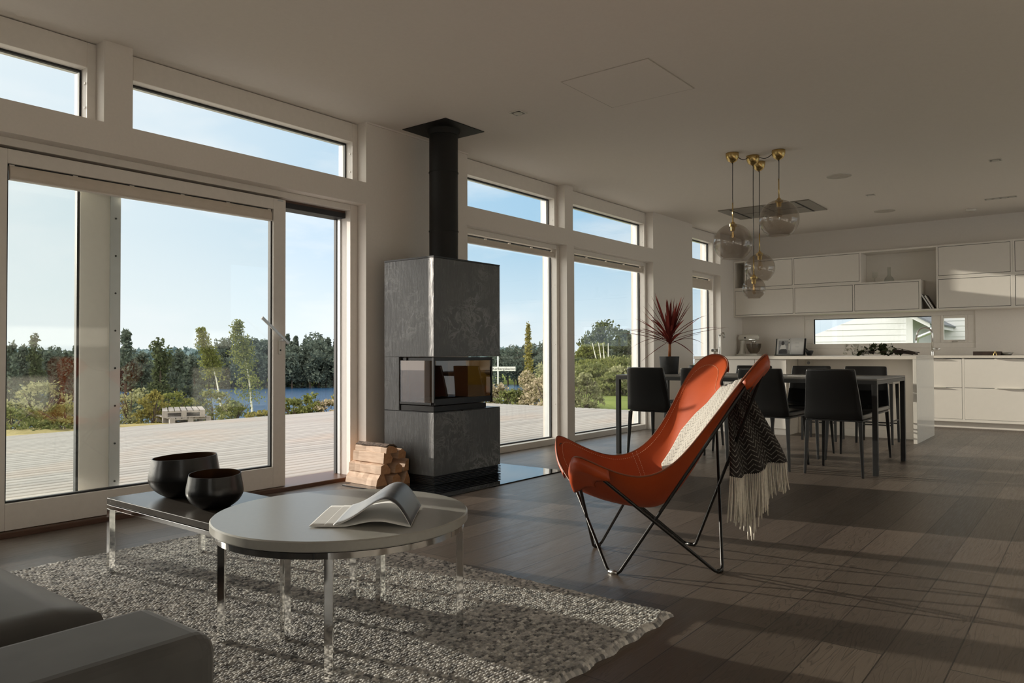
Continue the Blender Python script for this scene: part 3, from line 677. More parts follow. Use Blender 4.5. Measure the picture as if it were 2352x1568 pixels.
S2 = [(1142, 21.0, 1.1, 0.85, 'leaf_bloom', 'hedge bush with pale fading blossoms at the foot of the street sign'),
      (1178, 20.5, 1.2, 0.72, 'leaf_bush', 'dark green hedge bush between the street sign and the ball tree'),
      (1222, 20.5, 1.2, 0.82, 'leaf_bloom', 'hedge bush with pale blossoms below the ball tree'),
      (1256, 19.5, 1.0, 1.05, 'leaf_bloom', 'taller blossoming bush against the right frame of the window by the stove'),
      (1300, 19.5, 1.1, 0.95, 'leaf_pale', 'greyish bush behind the post between the two tall windows'),
      (1345, 19.0, 0.8, 0.85, 'leaf_pale', 'loose twiggy bush at the left of the lawn'),
      (1352, 30.0, 3.0, 1.05, 'leaf_bush', 'broad dark rounded hedge beyond the lawn'),
      (1395, 27.0, 2.2, 0.75, 'leaf_bush', 'mid green hedge at the middle of the lawn edge'),
      (1432, 27.5, 2.0, 0.95, 'leaf_pale', 'pale hedge at the right of the lawn beside the chair'),
      (1375, 45.0, 5.0, 1.3, 'leaf_birch', 'sunlit yellow-green thicket above the dark hedge'),
      (1425, 48.0, 5.0, 1.5, 'leaf_bush', 'far thicket at the right of the meadow'),
      (1330, 50.0, 4.0, 1.6, 'leaf_near', 'far dark thicket left of the white birch trunks')]
for k, (px, r, ww, hh, mt, lb) in enumerate(S2): shrub('garden_shrub', px, r, ww, hh, mt, lb, 80+k, 24+int(8*ww), 0.045 if r < 24 else 0.075, per=60)
# ball-headed ornamental tree and slim poplar
p = at_px(1211, 24); t = thing('ball_tree', 'small ball-headed ornamental tree on a slanting stem', 'tree', p)
leaves(blob(900, (0, 0, 1.15), (0.30, 0.30, 0.32), RNG, 0.4), 0.045, 'crown', 'leaf_bloom', t, seed=4)
MB().tube([tuple(_r2*0.25)+() , tuple(_r2*0.1+Vector((0, 0, 0.5))), (0, 0, 1.1)], 0.022, 6).build('stem', 'trunk', t)
p = at_px(1250, 26); t = thing('ball_tree', 'loose round-headed tree right of the ball tree', 'tree', p)
leaves(blob(700, (0, 0, 1.3), (0.38, 0.38, 0.45), RNG, 0.2), 0.05, 'crown', 'leaf_pale', t, seed=6)
MB().tube([(0, 0, -0.1), (0.02, 0, 0.6), (0, 0, 1.2)], 0.02, 6).build('stem', 'trunk', t)
p = at_px(1213, 62); t = thing('poplar_tree', 'slim yellowing poplar in front of the far forest', 'tree', p)
P = [blob(60, (0, 0, z), (0.75*(1.1-z/9), 0.75*(1.1-z/9), 0.5), RNG, 0.1) for z in np.linspace(0.6, 7.4, 22)]
leaves(np.concatenate(P), 0.13, 'crown', 'leaf_yellow', t, seed=8); MB().tube([(0, 0, -1), (0, 0, 6)], [0.1, 0.04], 6).build('trunk', 'birchbark', t)
# trees on the meadow side
def meadow_tree(px, r, h, w, mat, label, seed):
    rng = np.random.default_rng(seed); p = at_px(px, r); t = thing('meadow_tree', label, 'tree', p, 0, 'trees beyond the lawn')
    P = [blob(90, (rng.normal()*w*0.22, rng.normal()*w*0.22, h*rng.uniform(0.28, 0.92)), (w*0.24, w*0.24, h*0.12), rng, 0.3) for k in range(24)]
    leaves(np.concatenate(P), 0.16, 'crown', mat, t, seed=seed)
    MB().tube([(0, 0, -0.5), (0.1, 0, h*0.4), (0, 0, h*0.8)], [0.12, 0.09, 0.03], 6).build('trunk', 'trunk', t)
for k, a in enumerate([(1322, 72, 2.6, 3.2, 'leaf_near', 'dark tree at the left edge of the window behind the plant'),
                       (1352, 64, 3.0, 2.6, 'leaf_birch', 'greener low tree left of the tall dark one across the lawn'),
                       (1382, 70, 5.0, 3.0, 'leaf_near', 'tallest dark tree in the middle beyond the lawn'),
                       (1406, 78, 3.6, 3.0, 'leaf_near', 'squat dark tree right of the tallest one beyond the lawn'),
                       (1436, 74, 4.4, 3.2, 'leaf_near', 'dark bushy tree next to the window frame beyond the lawn'),
                       (1462, 74, 4.0, 3.0, 'leaf_forest', 'dark tree partly hidden by the right window frame'),
                       (1290, 80, 4.2, 3.2, 'leaf_near', 'dark tree behind the post between the windows')]): meadow_tree(*a, 120+k)
for k, (px, lean) in enumerate(((1370, 0.3), (1381, 0.2), (1388, 0.1), (1397, 0.0))):
    p = at_px(px, 55); t = thing('slender_birch', 'bare white birch stem before the dark trees beyond the lawn', 'tree', p, 0, 'white birch stems beyond the lawn')
    MB().tube([tuple(_r2*0.3*lean), (0, 0, 1.3), tuple(-_r2*lean+Vector((0, 0, 2.6)))], [0.05, 0.04, 0.02], 6).build('trunk', 'birchbark', t)
def shore_tree(px, r, h, w, mat, label, seed):
    rng = np.random.default_rng(seed); p = at_px(px, r); t = thing('shore_tree', label, 'tree', p, 0, 'dark trees on the near shore of the lake')
    P = [blob(85, (rng.normal()*w*0.24*(1.1-f), rng.normal()*w*0.24*(1.1-f), h*f), (w*0.24*(1.2-f*0.7), w*0.24*(1.2-f*0.7), h*0.085), rng, 0.3) for f in rng.uniform(0.10, 0.95, 30)]
    leaves(np.concatenate(P), 0.20, 'crown', mat, t, seed=seed)
    MB().tube([(0, 0, -0.5), (0.1, 0, h*0.4), (0, 0, h*0.85)], [0.16, 0.12, 0.03], 6).build('trunk', 'trunk', t)
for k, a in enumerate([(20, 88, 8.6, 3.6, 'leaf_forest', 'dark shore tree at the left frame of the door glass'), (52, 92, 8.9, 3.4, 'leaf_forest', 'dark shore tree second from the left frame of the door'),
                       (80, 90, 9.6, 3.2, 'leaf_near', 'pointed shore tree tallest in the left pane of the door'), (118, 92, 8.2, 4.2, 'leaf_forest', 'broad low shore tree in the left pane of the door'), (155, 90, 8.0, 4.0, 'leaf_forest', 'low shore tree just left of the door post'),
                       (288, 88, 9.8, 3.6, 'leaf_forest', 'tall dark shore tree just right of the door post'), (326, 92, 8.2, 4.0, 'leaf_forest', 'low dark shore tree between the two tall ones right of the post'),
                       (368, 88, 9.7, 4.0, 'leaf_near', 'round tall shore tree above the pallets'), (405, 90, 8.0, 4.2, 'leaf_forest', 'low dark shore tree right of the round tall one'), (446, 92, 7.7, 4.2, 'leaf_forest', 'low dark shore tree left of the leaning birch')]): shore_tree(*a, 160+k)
# stacked pallets
for k in range(2):
    p = at_px(421, 17.3); o = thing('pallet', ('lower', 'upper')[k]+' grey wooden pallet of the pair lying on the grass outside', 'pallet', (p[0], p[1], p[2]+0.02+k*0.146), math.atan2(p[1], p[0])+0.25-0.22*k, 'stacked pallets outside')
    m = MB()
    for q in range(7): m.box(-0.6, 0.6, -0.4+q*0.1167, -0.4+q*0.1167+0.095, 0.122, 0.144)
    m.build('deck_boards', 'pallet', o)
    m = MB()
    for x in (-0.55, 0, 0.55): m.box(x-0.05, x+0.05, -0.4, 0.4, 0.10, 0.122); m.box(x-0.05, x+0.05, -0.4, 0.4, 0, 0.022)
    m.build('stringer_boards', 'pallet', o)
    m = MB()
    for x in (-0.55, 0, 0.55):
        for y in (-0.35, 0, 0.35): m.box(x-0.05, x+0.05, y-0.05, y+0.05, 0.022, 0.10)
    m.build('blocks', 'pallet', o)
# street name sign
p = at_px(1144, 26.0); o = thing('street_sign', 'white street name sign on a thin post beyond the deck', 'sign', (p[0], p[1], 0.0), math.atan2(_r2.y, _r2.x))
MB().tube([(0, 0, p[2]-0.2), (0, 0, 0.98)], 0.028, 8).build('post', 'alu', o)
MB().box(-0.20, 0.60, -0.035, -0.02, 0.38, 0.53).build('sign_plate', 'signwhite', o, bevel=0.004)
fc = bpy.data.curves.new('lettering', 'FONT'); fc.body = 'Karlbergsbacken'; fc.size = 0.118; fc.extrude = 0.002; fc.align_x = 'CENTER'; fc.align_y = 'CENTER'
ft = bpy.data.objects.new('lettering_curve', fc); COL.objects.link(ft); bpy.context.view_layer.update()
lm = bpy.data.meshes.new_from_object(ft.evaluated_get(bpy.context.evaluated_depsgraph_get())); bpy.data.objects.remove(ft); lm.name = 'lettering'
lm.materials.clear(); lm.materials.append(M['signink']); fo = bpy.data.objects.new('lettering', lm); COL.objects.link(fo); fo.parent = o; fo.location = (0.20, -0.038, 0.455); fo.rotation_euler = (PI/2, 0, 0)
# small boat drawn up on the near shore
p = at_px(1190, 60); o = thing('rowing_boat', 'small white boat on the shore behind the hedge', 'boat', (p[0], p[1], p[2]+1.4), 0.9)
m = MB(); G = []
for k in range(9):
    f = k/8; wd = 0.75*math.sin(PI*(0.12+0.83*f))**0.7; x = -1.9+3.8*f; G.append([(x, -wd, 0.55), (x, -wd*0.75, 0.12), (x, 0, 0.0), (x, wd*0.75, 0.12), (x, wd, 0.55)])
m.grid(G).build('hull', 'white', o, smooth=True, solid=0.05)
MB().box(-0.3, 0.1, -0.6, 0.6, 0.36, 0.40).build('thwart', 'pallet', o)

# neighbour's house beyond the kitchen window
o = thing('neighbour_house', 'white weatherboarded gable house beyond the kitchen window', 'house', (-4.5, 19, 0))
m = MB(); z = -1.2
def slope_x(zz): return -1.03+(zz-1.39)*2.6
while z < 4.2:           # weatherboards, cut to the gable slope
    z1 = z+0.135; a0, a1 = (slope_x(max(z, 1.18)), slope_x(max(z1, 1.18)))
    if a0 < 1.0: m.add([(a0, -0.012, z), (1.1, -0.012, z), (1.1, 0.0, z1), (a1, 0.0, z1), (a0, 0.05, z), (1.1, 0.05, z)], [(0, 1, 2, 3), (0, 4, 5, 1)])
    z = z1
m.build('weatherboard_wall', 'siding', o)
MB().box(1.02, 1.16, -0.05, 0.05, -1.2, 2.3).build('corner_board', 'siding', o)
m = MB(); z = -1.2
while z < 2.6: m.add([(1.1, 2.988, z), (4.6, 2.988, z), (4.6, 3.0, z+0.135), (1.1, 3.0, z+0.135), (1.1, 3.04, z), (4.6, 3.04, z)], [(0, 1, 2, 3), (0, 4, 5, 1)]); z += 0.135
m.build('wing_wall', 'siding', o)
MB().box(1.05, 1.09, 0.05, 3.0, -1.2, 2.2).build('side_wall', 'siding', o)
MB().add([(1.0, -0.35, 1.92), (1.55, -0.35, 1.60), (1.55, 3, 1.60), (1.0, 3, 1.92), (1.0, -0.35, 1.83), (1.55, -0.35, 1.51), (1.55, 3, 1.51), (1.0, 3, 1.83)], [(0, 1, 2, 3), (7, 6, 5, 4), (0, 4, 5, 1), (1, 5, 6, 2)]).build('eaves', 'siding', o)
MB().add([(0.8, -0.40, 2.06), (1.6, -0.40, 1.60), (1.6, 3, 1.60), (0.8, 3, 2.06)], [(0, 1, 2, 3)]).build('roof', 'roof', o, solid=0.04)
m = MB(); m.tube([(1.58, -0.2, 1.56), (1.55, -0.1, 1.42), (1.25, 0.0, 1.30), (1.22, 0.0, 1.12), (1.22, 0.0, -1.2)], 0.045, 10); m.build('drainpipe', 'pipe', o, smooth=True)
struct(box('ground_back', 'ground', -16, 12, YB+0.6, 60, -1.6, -1.2))

# ================================================================== ceiling fittings
def spot(x, y, label, n=1, along='X', size=0.085):
    o = thing('recessed_spotlight', label, 'ceiling spotlight', (x, y, ZC), 0, 'recessed spotlights in the ceiling')
    L_ = size*n; a, b = (L_, size) if along == 'X' else (size, L_)
    m = MB(); t = 0.008
    m.box(-a/2-t, a/2+t, -b/2-t, -b/2, -0.005, -0.0005); m.box(-a/2-t, a/2+t, b/2, b/2+t, -0.005, -0.0005); m.box(-a/2-t, -a/2, -b/2, b/2, -0.005, -0.0005); m.box(a/2, a/2+t, -b/2, b/2, -0.005, -0.0005)
    m.build('bezel', 'white', o)
    MB().box(-a/2, a/2, -b/2, b/2, -0.002, -0.0005).build('recess', 'spotin', o)
    for k in range(n):
        c = (-L_/2+size*(k+0.5)); c = (c, 0) if along == 'X' else (0, c)
        MB().lathe([(0.034, -0.006), (0.030, -0.009), (0.022, -0.004), (0.0, -0.003)], 20, c).build('lamp', 'white', o, smooth=True)
spot(-3.40, 4.43, 'square recessed spotlight in the ceiling between stove flue and hatch')
spot(-0.754, 8.30, 'larger square recessed spotlight at the right edge of the ceiling')
spot(-2.04, 9.23, 'small square spotlight in the ceiling behind the round speaker', size=0.075)
spot(-0.897, 10.37, 'long row of four spotlights near the kitchen wall', 4, size=0.075)
for x, y, r, lb in ((-2.073, 8.05, 0.11, 'round flush speaker in the ceiling nearest the hanging globes'), (-2.133, 10.39, 0.115, 'round flush speaker in the ceiling nearest the kitchen cabinets')):
    o = thing('ceiling_speaker', lb, 'ceiling speaker', (x, y, ZC), 0, 'round ceiling speakers')
    MB().lathe([(r+0.006, -0.0005), (r+0.006, -0.005), (r, -0.006)], 40, caps=False).build('rim', 'white', o, smooth=True)
    MB().lathe([(r, -0.001), (r, -0.0055), (0, -0.0065)], 40).build('grille', 'mesh_grey', o)
o = thing('smoke_detector', 'small round smoke detector on the ceiling at the kitchen wall', 'smoke detector', (-1.259, 10.95, ZC))
MB().lathe([(0.062, -0.0005), (0.060, -0.016), (0.045, -0.030), (0, -0.033)], 32).build('housing', 'white', o, smooth=True)
MB().lathe([(0.047, -0.0285), (0.030, -0.0345), (0.0, -0.0355)], 32, caps=False).build('cap', 'mesh_grey', o, smooth=True)
# access hatch
o = thing('ceiling_hatch', 'flush rectangular access hatch in the ceiling', 'hatch', (-2.467, 4.43, ZC))
MB().box(-0.315, 0.315, -0.325, 0.325, -0.004, -0.0005).build('panel', 'ceiling', o)
m = MB(); a, b, t = 0.322, 0.332, 0.006
m.box(-a, a, -b, -b+t, -0.003, -0.0004); m.box(-a, a, b-t, b, -0.003, -0.0004); m.box(-a, -a+t, -b+t, b-t, -0.003, -0.0004); m.box(a-t, a, -b+t, b-t, -0.003, -0.0004)
m.build('shadow_gap', 'mesh_grey', o)
# cooker hood set in the ceiling
o = thing('ceiling_hood', 'flat grey steel extractor hood set into the ceiling over the island', 'cooker hood', (-3.22, 9.42, ZC))
MB().box(-0.555, 0.555, -0.38, 0.38, -0.012, -0.0005).build('steel_panel', 'hoodsteel', o, bevel=0.002)
m = MB()
for x in (-0.40, 0.40): m.box(x-0.012, x+0.012, -0.37, 0.37, -0.0135, -0.011)
m.box(-0.40, 0.40, -0.004, 0.004, -0.0135, -0.011); m.box(-0.004, 0.004, -0.37, 0.37, -0.0135, -0.011)
m.build('slot', 'dark', o)

# ================================================================== stove
o = stv = thing('wood_stove', 'tall grey soapstone wood stove with glass firebox and black flue', 'stove', (-3.79, 3.93, 0))
# local: x 0..-0.52 (into the room is +x), y 0..0.76
SX, SY = -0.52, 0.76
m = MB(); m.box(SX+0.01, -0.015, 0.015, SY-0.012, 0.009, 0.072); m.build('plinth', 'black', o)
for k in range(5):
    z = 0.014+k*0.0115; MB().box(SX+0.005, 0.0, 0.004, SY+0.006, z, z+0.005).build('grille_slat', 'blacksteel', o)
MB().box(SX, 0, 0, SY, 0.074, 0.528).build('lower_cladding', 'stone', o, bevel=0.002)
MB().box(SX, 0, 0, SY, 0.935, 1.655).build('upper_cladding', 'stone', o, bevel=0.002)
MB().box(SX, -0.36, 0.0, 0.055, 0.5285, 0.9345).build('side_cladding', 'stone', o, bevel=0.002)
MB().box(SX, 0.001, -0.001, SY+0.001, 1.656, 1.667).build('top_plate', 'black', o)
MB().box(SX, 0, 0, SY, 0.529, 0.534).build('hearth_shelf', 'black', o)
m = MB(); m.box(-0.49, -0.012, 0.012, 0.60, 0.535, 0.575); m.box(SX, -0.36, 0.056, 0.10, 0.535, 0.93); m.build('firebox_base', 'blacksteel', o, bevel=0.002)
m = MB(); m.box(SX+0.03, SX+0.05, 0.10, 0.665, 0.576, 0.93); m.build('back_liner', 'firebrick', o)
m = MB(); m.box(-0.465, -0.02, 0.03, 0.64, 0.905, 0.93); m.box(-0.02, -0.004, 0.655, 0.672, 0.575, 0.93); m.box(-0.02, -0.006, 0.012, 0.67, 0.905, 0.93); m.box(-0.022, -0.004, 0.004, 0.018, 0.60, 0.93)
m.box(-0.020, -0.004, 0.02, 0.672, 0.582, 0.628); m.box(-0.36, -0.03, 0.004, 0.016, 0.582, 0.600); m.box(-0.34, -0.30, 0.02, 0.05, 0.58, 0.93)
m.build('door_frame', 'black', o, bevel=0.002)
MB().box(-0.012, -0.008, 0.018, 0.657, 0.600, 0.907).build('front_glass', 'firepane', o)
MB().box(-0.36, -0.022, 0.008, 0.012, 0.600, 0.907).build('side_glass', 'firepane', o)
MB().box(-0.46, -0.022, 0.660, 0.664, 0.600, 0.907).build('far_side_glass', 'firepane', o)
m = MB(); m.box(-0.40, -0.06, 0.06, 0.62, 0.576, 0.60)
gr = m.build('grate', 'black', o)
m = MB()
for k in range(7): m.box(-0.38, -0.08, 0.10+k*0.075, 0.11+k*0.075, 0.60, 0.618)
m.build('bar', 'black', gr)
m = MB(); m.box(-0.004, 0.012, 0.30, 0.40, 0.527, 0.536); m.build('air_lever', 'blacksteel', o)
FX, FY = -0.345, 0.475
MB().lathe([(0.115, 1.667), (0.115, 2.744)], 48, (FX, FY)).build('flue_pipe', 'flue', o, smooth=True, auto=True)
m = MB(); m.lathe([(0.119, 1.93), (0.119, 1.938)], 48, (FX, FY)); m.lathe([(0.119, 2.40), (0.119, 2.408)], 48, (FX, FY)); m.lathe([(0.125, 2.70), (0.135, 2.744)], 48, (FX, FY)); m.build('flue_collar', 'flue', o, smooth=True, auto=True)
MB().box(FX-0.235, FX+0.235, FY-0.228, FY+0.228, 2.744, 2.749).build('ceiling_plate', 'flue', o)
hp = tag(box('hearth_plate', 'hearth', -4.36, -3.445, 3.565, 5.09, 0.0, 0.008, bevel=0.002), 'dark mirror-glass plate on the floor under the stove', 'hearth plate')

# firewood: split logs stacked against the stove side
random.seed(3)
def log(y, z, poly, x0, x1, label, bark=False, rot=0.0):
    o = thing('firewood_log', label, 'log', (x0, y, z), rot, 'split logs beside the stove')
    L_ = x1-x0; n = len(poly); G = []
    m = MB(); vs = []; N_ = 7
    for k in range(N_):
        f = k/(N_-1)
        for (a, b) in poly: vs.append((L_*f, a*(1+random.uniform(-0.05, 0.05))+0.004*math.sin(5*f), b*(1+random.uniform(-0.05, 0.05)) if b > 0.004 else b))
    fs = [(k*n+i, k*n+(i+1) % n, (k+1)*n+(i+1) % n, (k+1)*n+i) for k in range(N_-1) for i in range(n)]
    m.add(vs, fs); m.build('split_sides', 'log', o, bevel=0.003)
    MB().add([(L_+0.0005, v[1], v[2]) for v in vs[-n:]], [tuple(range(n))]).build('sawn_end', 'log_end', o); MB().add([(-0.0005, v[1], v[2]) for v in vs[:n]], [tuple(range(n))[::-1]]).build('sawn_end', 'log_end', o)
    if bark:
        top = sorted(range(n), key=lambda i: poly[i][1])[-4:]; pts = sorted((poly[i] for i in top), key=lambda p: p[0]); G = []
        for k in range(13):
            f = k/12; G.append([(L_*(f*0.98+0.01), a, b+0.006+random.uniform(0, 0.006)) for a, b in pts])
        MB().grid(G).build('bark', 'bark', o, solid=0.008)
    return o
A1 = [(-0.055, 0), (0.05, 0), (0.02, 0.075), (-0.012, 0.083), (-0.045, 0.045)]
A2 = [(-0.04, 0), (0.05, 0.0), (0.055, 0.03), (0.01, 0.078), (-0.035, 0.06)]
A3 = [(-0.035, 0), (0.04, 0), (0.055, 0.035), (0.03, 0.072), (-0.028, 0.076)]
A4 = [(-0.045, 0), (0.06, 0), (0.065, 0.025), (0.03, 0.048), (-0.01, 0.054), (-0.04, 0.04)]
log(3.705, 0.008, A1, -4.43, -4.085, 'lowest front log of the firewood stack, pale and wedge shaped')
log(3.725, 0.090, A2, -4.43, -4.075, 'second front log of the firewood stack with a knot scar')
log(3.745, 0.165, A3, -4.415, -4.075, 'third front log of the firewood stack, brightest split face')
log(3.765, 0.238, A4, -4.40, -4.06, 'topmost firewood log with rough dark bark', True)
log(3.81, 0.008, [(-0.04, 0), (0.045, 0), (0.045, 0.05), (0.01, 0.08), (-0.03, 0.06)], -4.41, -4.05, 'lowest middle log of the firewood stack')
log(3.878, 0.008, [(-0.025, 0), (0.040, 0), (0.040, 0.035), (0.015, 0.09)], -4.42, -4.02, 'lowest log touching the stove side')
log(3.83, 0.092, [(-0.035, 0), (0.03, 0), (0.035, 0.045), (0, 0.07), (-0.03, 0.05)], -4.42, -4.045, 'middle log lying between front and stove')
log(3.880, 0.100, [(-0.018, 0), (0.035, 0), (0.038, 0.09), (0.01, 0.07)], -4.41, -4.03, 'upright wedge log against the stove side')
log(3.862, 0.192, [(-0.03, 0), (0.04, 0), (0.05, 0.04), (0.01, 0.07), (-0.026, 0.055)], -4.41, -4.05, 'upper rear log just below the bark log')

# ================================================================== rug
def rug():
    x0, x1, y0, y1 = -3.74, -1.23, 0.95, 2.52
    step = 0.0030; nx = int((x1-x0)/step)+1; ny = int((y1-y0)/step)+1
    X, Y = np.meshgrid(np.linspace(x0, x1, nx), np.linspace(y0, y1, ny))
    rng = np.random.default_rng(9)
    rowp, colp = 0.0128, 0.0150          # loops sit in rows along the length
    wob = 0.004*np.sin(X*9+Y*5)+0.003*np.sin(Y*31)
    row = np.floor((X+wob-x0)/rowp).astype(int); fx = ((X+wob-x0)/rowp-row)-0.5
    yy = (Y-y0)/colp+0.5*(row % 2)+0.25*np.sin(row*1.7); cell = np.floor(yy).astype(int); fy = yy-cell-0.5
    tab = rng.uniform(0, 1, (400, 400, 3)); T = tab[row % 400, cell % 400]
    h = np.clip(1-(fx*1.85)**2*0.9-(fy*1.9)**2*0.95, 0, 1)**0.5; Z = 0.015+(0.0038+0.0042*T[..., 0])*h
    edge = np.minimum(np.minimum(X-x0, x1-X), np.minimum(Y-y0, y1-Y)); Z *= np.clip(edge/0.02, 0, 1)**0.5
    Xd = X+0.003*(T[..., 1]-0.5)*h+0.006*np.sin(Y*40)*(edge < 0.03); Yd = Y+0.003*(T[..., 2]-0.5)*h
    Z = np.maximum(Z, 0.0)
    V = np.stack([Xd, Yd, Z+0.0005], -1).reshape(-1, 3).astype(np.float32)
    base = np.array([[0.62, 0.60, 0.57], [0.27, 0.265, 0.262], [0.45, 0.435, 0.42], [0.10, 0.10, 0.105], [0.90, 0.87, 0.82], [0.74, 0.71, 0.67]])
    c = base[(T[..., 1]*5.999).astype(int)]*(0.80+0.35*T[..., 2:3])
    patch = 1.0+0.14*np.sin(X*2.3+1)*np.sin(Y*3.1+2); c = c*patch[..., None]
    C4 = np.concatenate([c, np.ones(c.shape[:2]+(1,))], -1).reshape(-1, 4).astype(np.float32)
    idx = np.arange(nx*ny).reshape(ny, nx); F = np.stack([idx[:-1, :-1], idx[:-1, 1:], idx[1:, 1:], idx[1:, :-1]], -1).reshape(-1, 4)
    n = len(F); me = bpy.data.meshes.new('rug'); me.vertices.add(len(V)); me.loops.add(4*n); me.polygons.add(n)
    me.vertices.foreach_set('co', V.ravel()); me.loops.foreach_set('vertex_index', F.astype(np.int32).ravel())
    me.polygons.foreach_set('loop_start', np.arange(0, 4*n, 4, dtype=np.int32)); me.polygons.foreach_set('loop_total', np.full(n, 4, np.int32))
    at = me.color_attributes.new('wool', 'FLOAT_COLOR', 'POINT'); at.data.foreach_set('color', C4.ravel())
    me.update(calc_edges=True); me.shade_smooth()
    t = NT('felted_wool_loops'); b = t.bsdf(Roughness=0.95); b.inputs['Sheen Weight'].default_value = 0.6; b.inputs['Sheen Roughness'].default_value = 0.5; b.inputs['Specular IOR Level'].default_value = 0.1
    a = t.n('ShaderNodeAttribute', attribute_name='wool'); nz = t.noise(t.coords(), 700, 3, 0.7)
    t.l(t.mix(t.math('MULTIPLY', nz, 0.35), a.outputs['Color'], (0.35, 0.33, 0.30)), b.inputs['Base Color']); t.bump(b, nz, 0.5, 0.003)
    me.materials.append(t.m); o = bpy.data.objects.new('rug', me); COL.objects.link(o)
    return tag(o, 'chunky grey and cream looped wool rug on the dark floor', 'rug')
rug()

# ================================================================== coffee tables
TZ = 0.022
o = thing('coffee_table', 'low rectangular dark wood coffee table with chrome legs by the door', 'coffee table', (-2.74, 1.705, TZ))
MB().box(-0.635, 0.635, -0.22, 0.22, 0.292, 0.318).build('tabletop', 'tabletop_dark', o, bevel=0.002)
m = MB()
for a in ((-0.635, 0.635, -0.22, -0.195), (-0.635, 0.635, 0.195, 0.22), (-0.635, -0.61, -0.195, 0.195), (0.61, 0.635, -0.195, 0.195)): m.box(*a, 0.272, 0.289)
m.build('apron_frame', 'chrome', o, bevel=0.001)
for x in (-0.622, 0.622):
    for y in (-0.2075, 0.2075): MB().box(x-0.0125, x+0.0125, y-0.0125, y+0.0125, 0.0, 0.272).build('leg', 'chrome', o, bevel=0.0012)
RCX, RCY = -1.995, 1.635
o = thing('coffee_table', 'round grey-topped coffee table with flat chrome legs on the rug', 'coffee table', (RCX, RCY, TZ))
MB().lathe([(0.0, 0.378), (0.410, 0.378), (0.414, 0.382), (0.414, 0.405), (0.410, 0.409), (0, 0.409)], 96).build('tabletop', 'tabletop_grey', o, smooth=True, auto=True)
MB().lathe([(0.402, 0.356), (0.402, 0.374), (0.380, 0.374), (0.380, 0.356), (0.402, 0.356)], 96, caps=False).build('apron_ring', 'chrome', o, smooth=True, auto=True)
MB().lathe([(0.0, 0.375), (0.39, 0.375), (0.39, 0.3775), (0, 0.3775)], 64).build('underplate', 'black', o)
for k in range(4):
    a = PI/4+PI/2*k; c, s = math.cos(a), math.sin(a); m = MB(); r0, r1, hw = 0.376, 0.399, 0.0125
    vs = [(r*c-q*s, r*s+q*c, z) for z in (0.0, 0.358) for r, q in ((r0, -hw), (r1, -hw), (r1, hw), (r0, hw))]
    m.add(vs, [(0, 3, 2, 1), (4, 5, 6, 7), (0, 1, 5, 4), (1, 2, 6, 5), (2, 3, 7, 6), (3, 0, 4, 7)]); m.build('leg', 'chrome', o, bevel=0.001)

# black hammered bowls
def bowl(loc, s, label, rz):
    o = thing('metal_bowl', label, 'bowl', loc, rz, 'black bowls on the low table')
    prof = [(0.0, 0.0), (0.42, 0.0), (0.62, 0.06), (0.85, 0.24), (0.985, 0.48), (1.0, 0.66), (0.96, 0.90), (0.915, 1.14), (0.905, 1.20)]
    inn = [(0.885, 1.20), (0.895, 1.14), (0.94, 0.90), (0.978, 0.66), (0.962, 0.48), (0.83, 0.26), (0.60, 0.085), (0.0, 0.03)]
    def sm(p, k=5):
        out = []
        for i in range(len(p)-1):
            p0, p1, p2, p3 = p[max(i-1, 0)], p[i], p[i+1], p[min(i+2, len(p)-1)]
            for j in range(k):
                t = j/k; out.append(tuple(0.5*((2*p1[d])+(-p0[d]+p2[d])*t+(2*p0[d]-5*p1[d]+4*p2[d]-p3[d])*t*t+(-p0[d]+3*p1[d]-3*p2[d]+p3[d])*t**3) for d in (0, 1)))
        return out+[p[-1]]
    def dent(m):
        m.v = [(x*(1+0.02*math.sin(2*math.atan2(y, x)+0.6)+0.008*math.sin(7*math.atan2(y, x)+9*z)), y*(1+0.02*math.sin(2*math.atan2(y, x)+0.6)+0.008*math.sin(7*math.atan2(y, x)+9*z)), z*(1+0.035*math.sin(math.atan2(y, x)+1.0)*min(1, z/(1.0*s)))) for x, y, z in m.v]; return m
    dent(MB().lathe([(max(r*s, 0), z*s) for r, z in sm(prof)], 64, caps=False)).build('outer_wall', 'bowl', o, smooth=True)
    dent(MB().lathe([(0.905*s, 1.2*s), (0.895*s, 1.206*s), (0.885*s, 1.2*s)], 64, caps=False)).build('rim', 'blacksteel', o, smooth=True)
    dent(MB().lathe([(max(r*s, 0), z*s) for r, z in sm(inn)], 64, caps=False)).build('lining', 'bowl_in', o, smooth=True)
    return o
bowl((-3.155, 1.715, TZ+0.318), 0.142, 'larger black hammered bowl at the back of the low table', 0.4)
bowl((-2.82, 1.66, TZ+0.318), 0.112, 'smaller black hammered bowl in front of the larger one', 1.9)

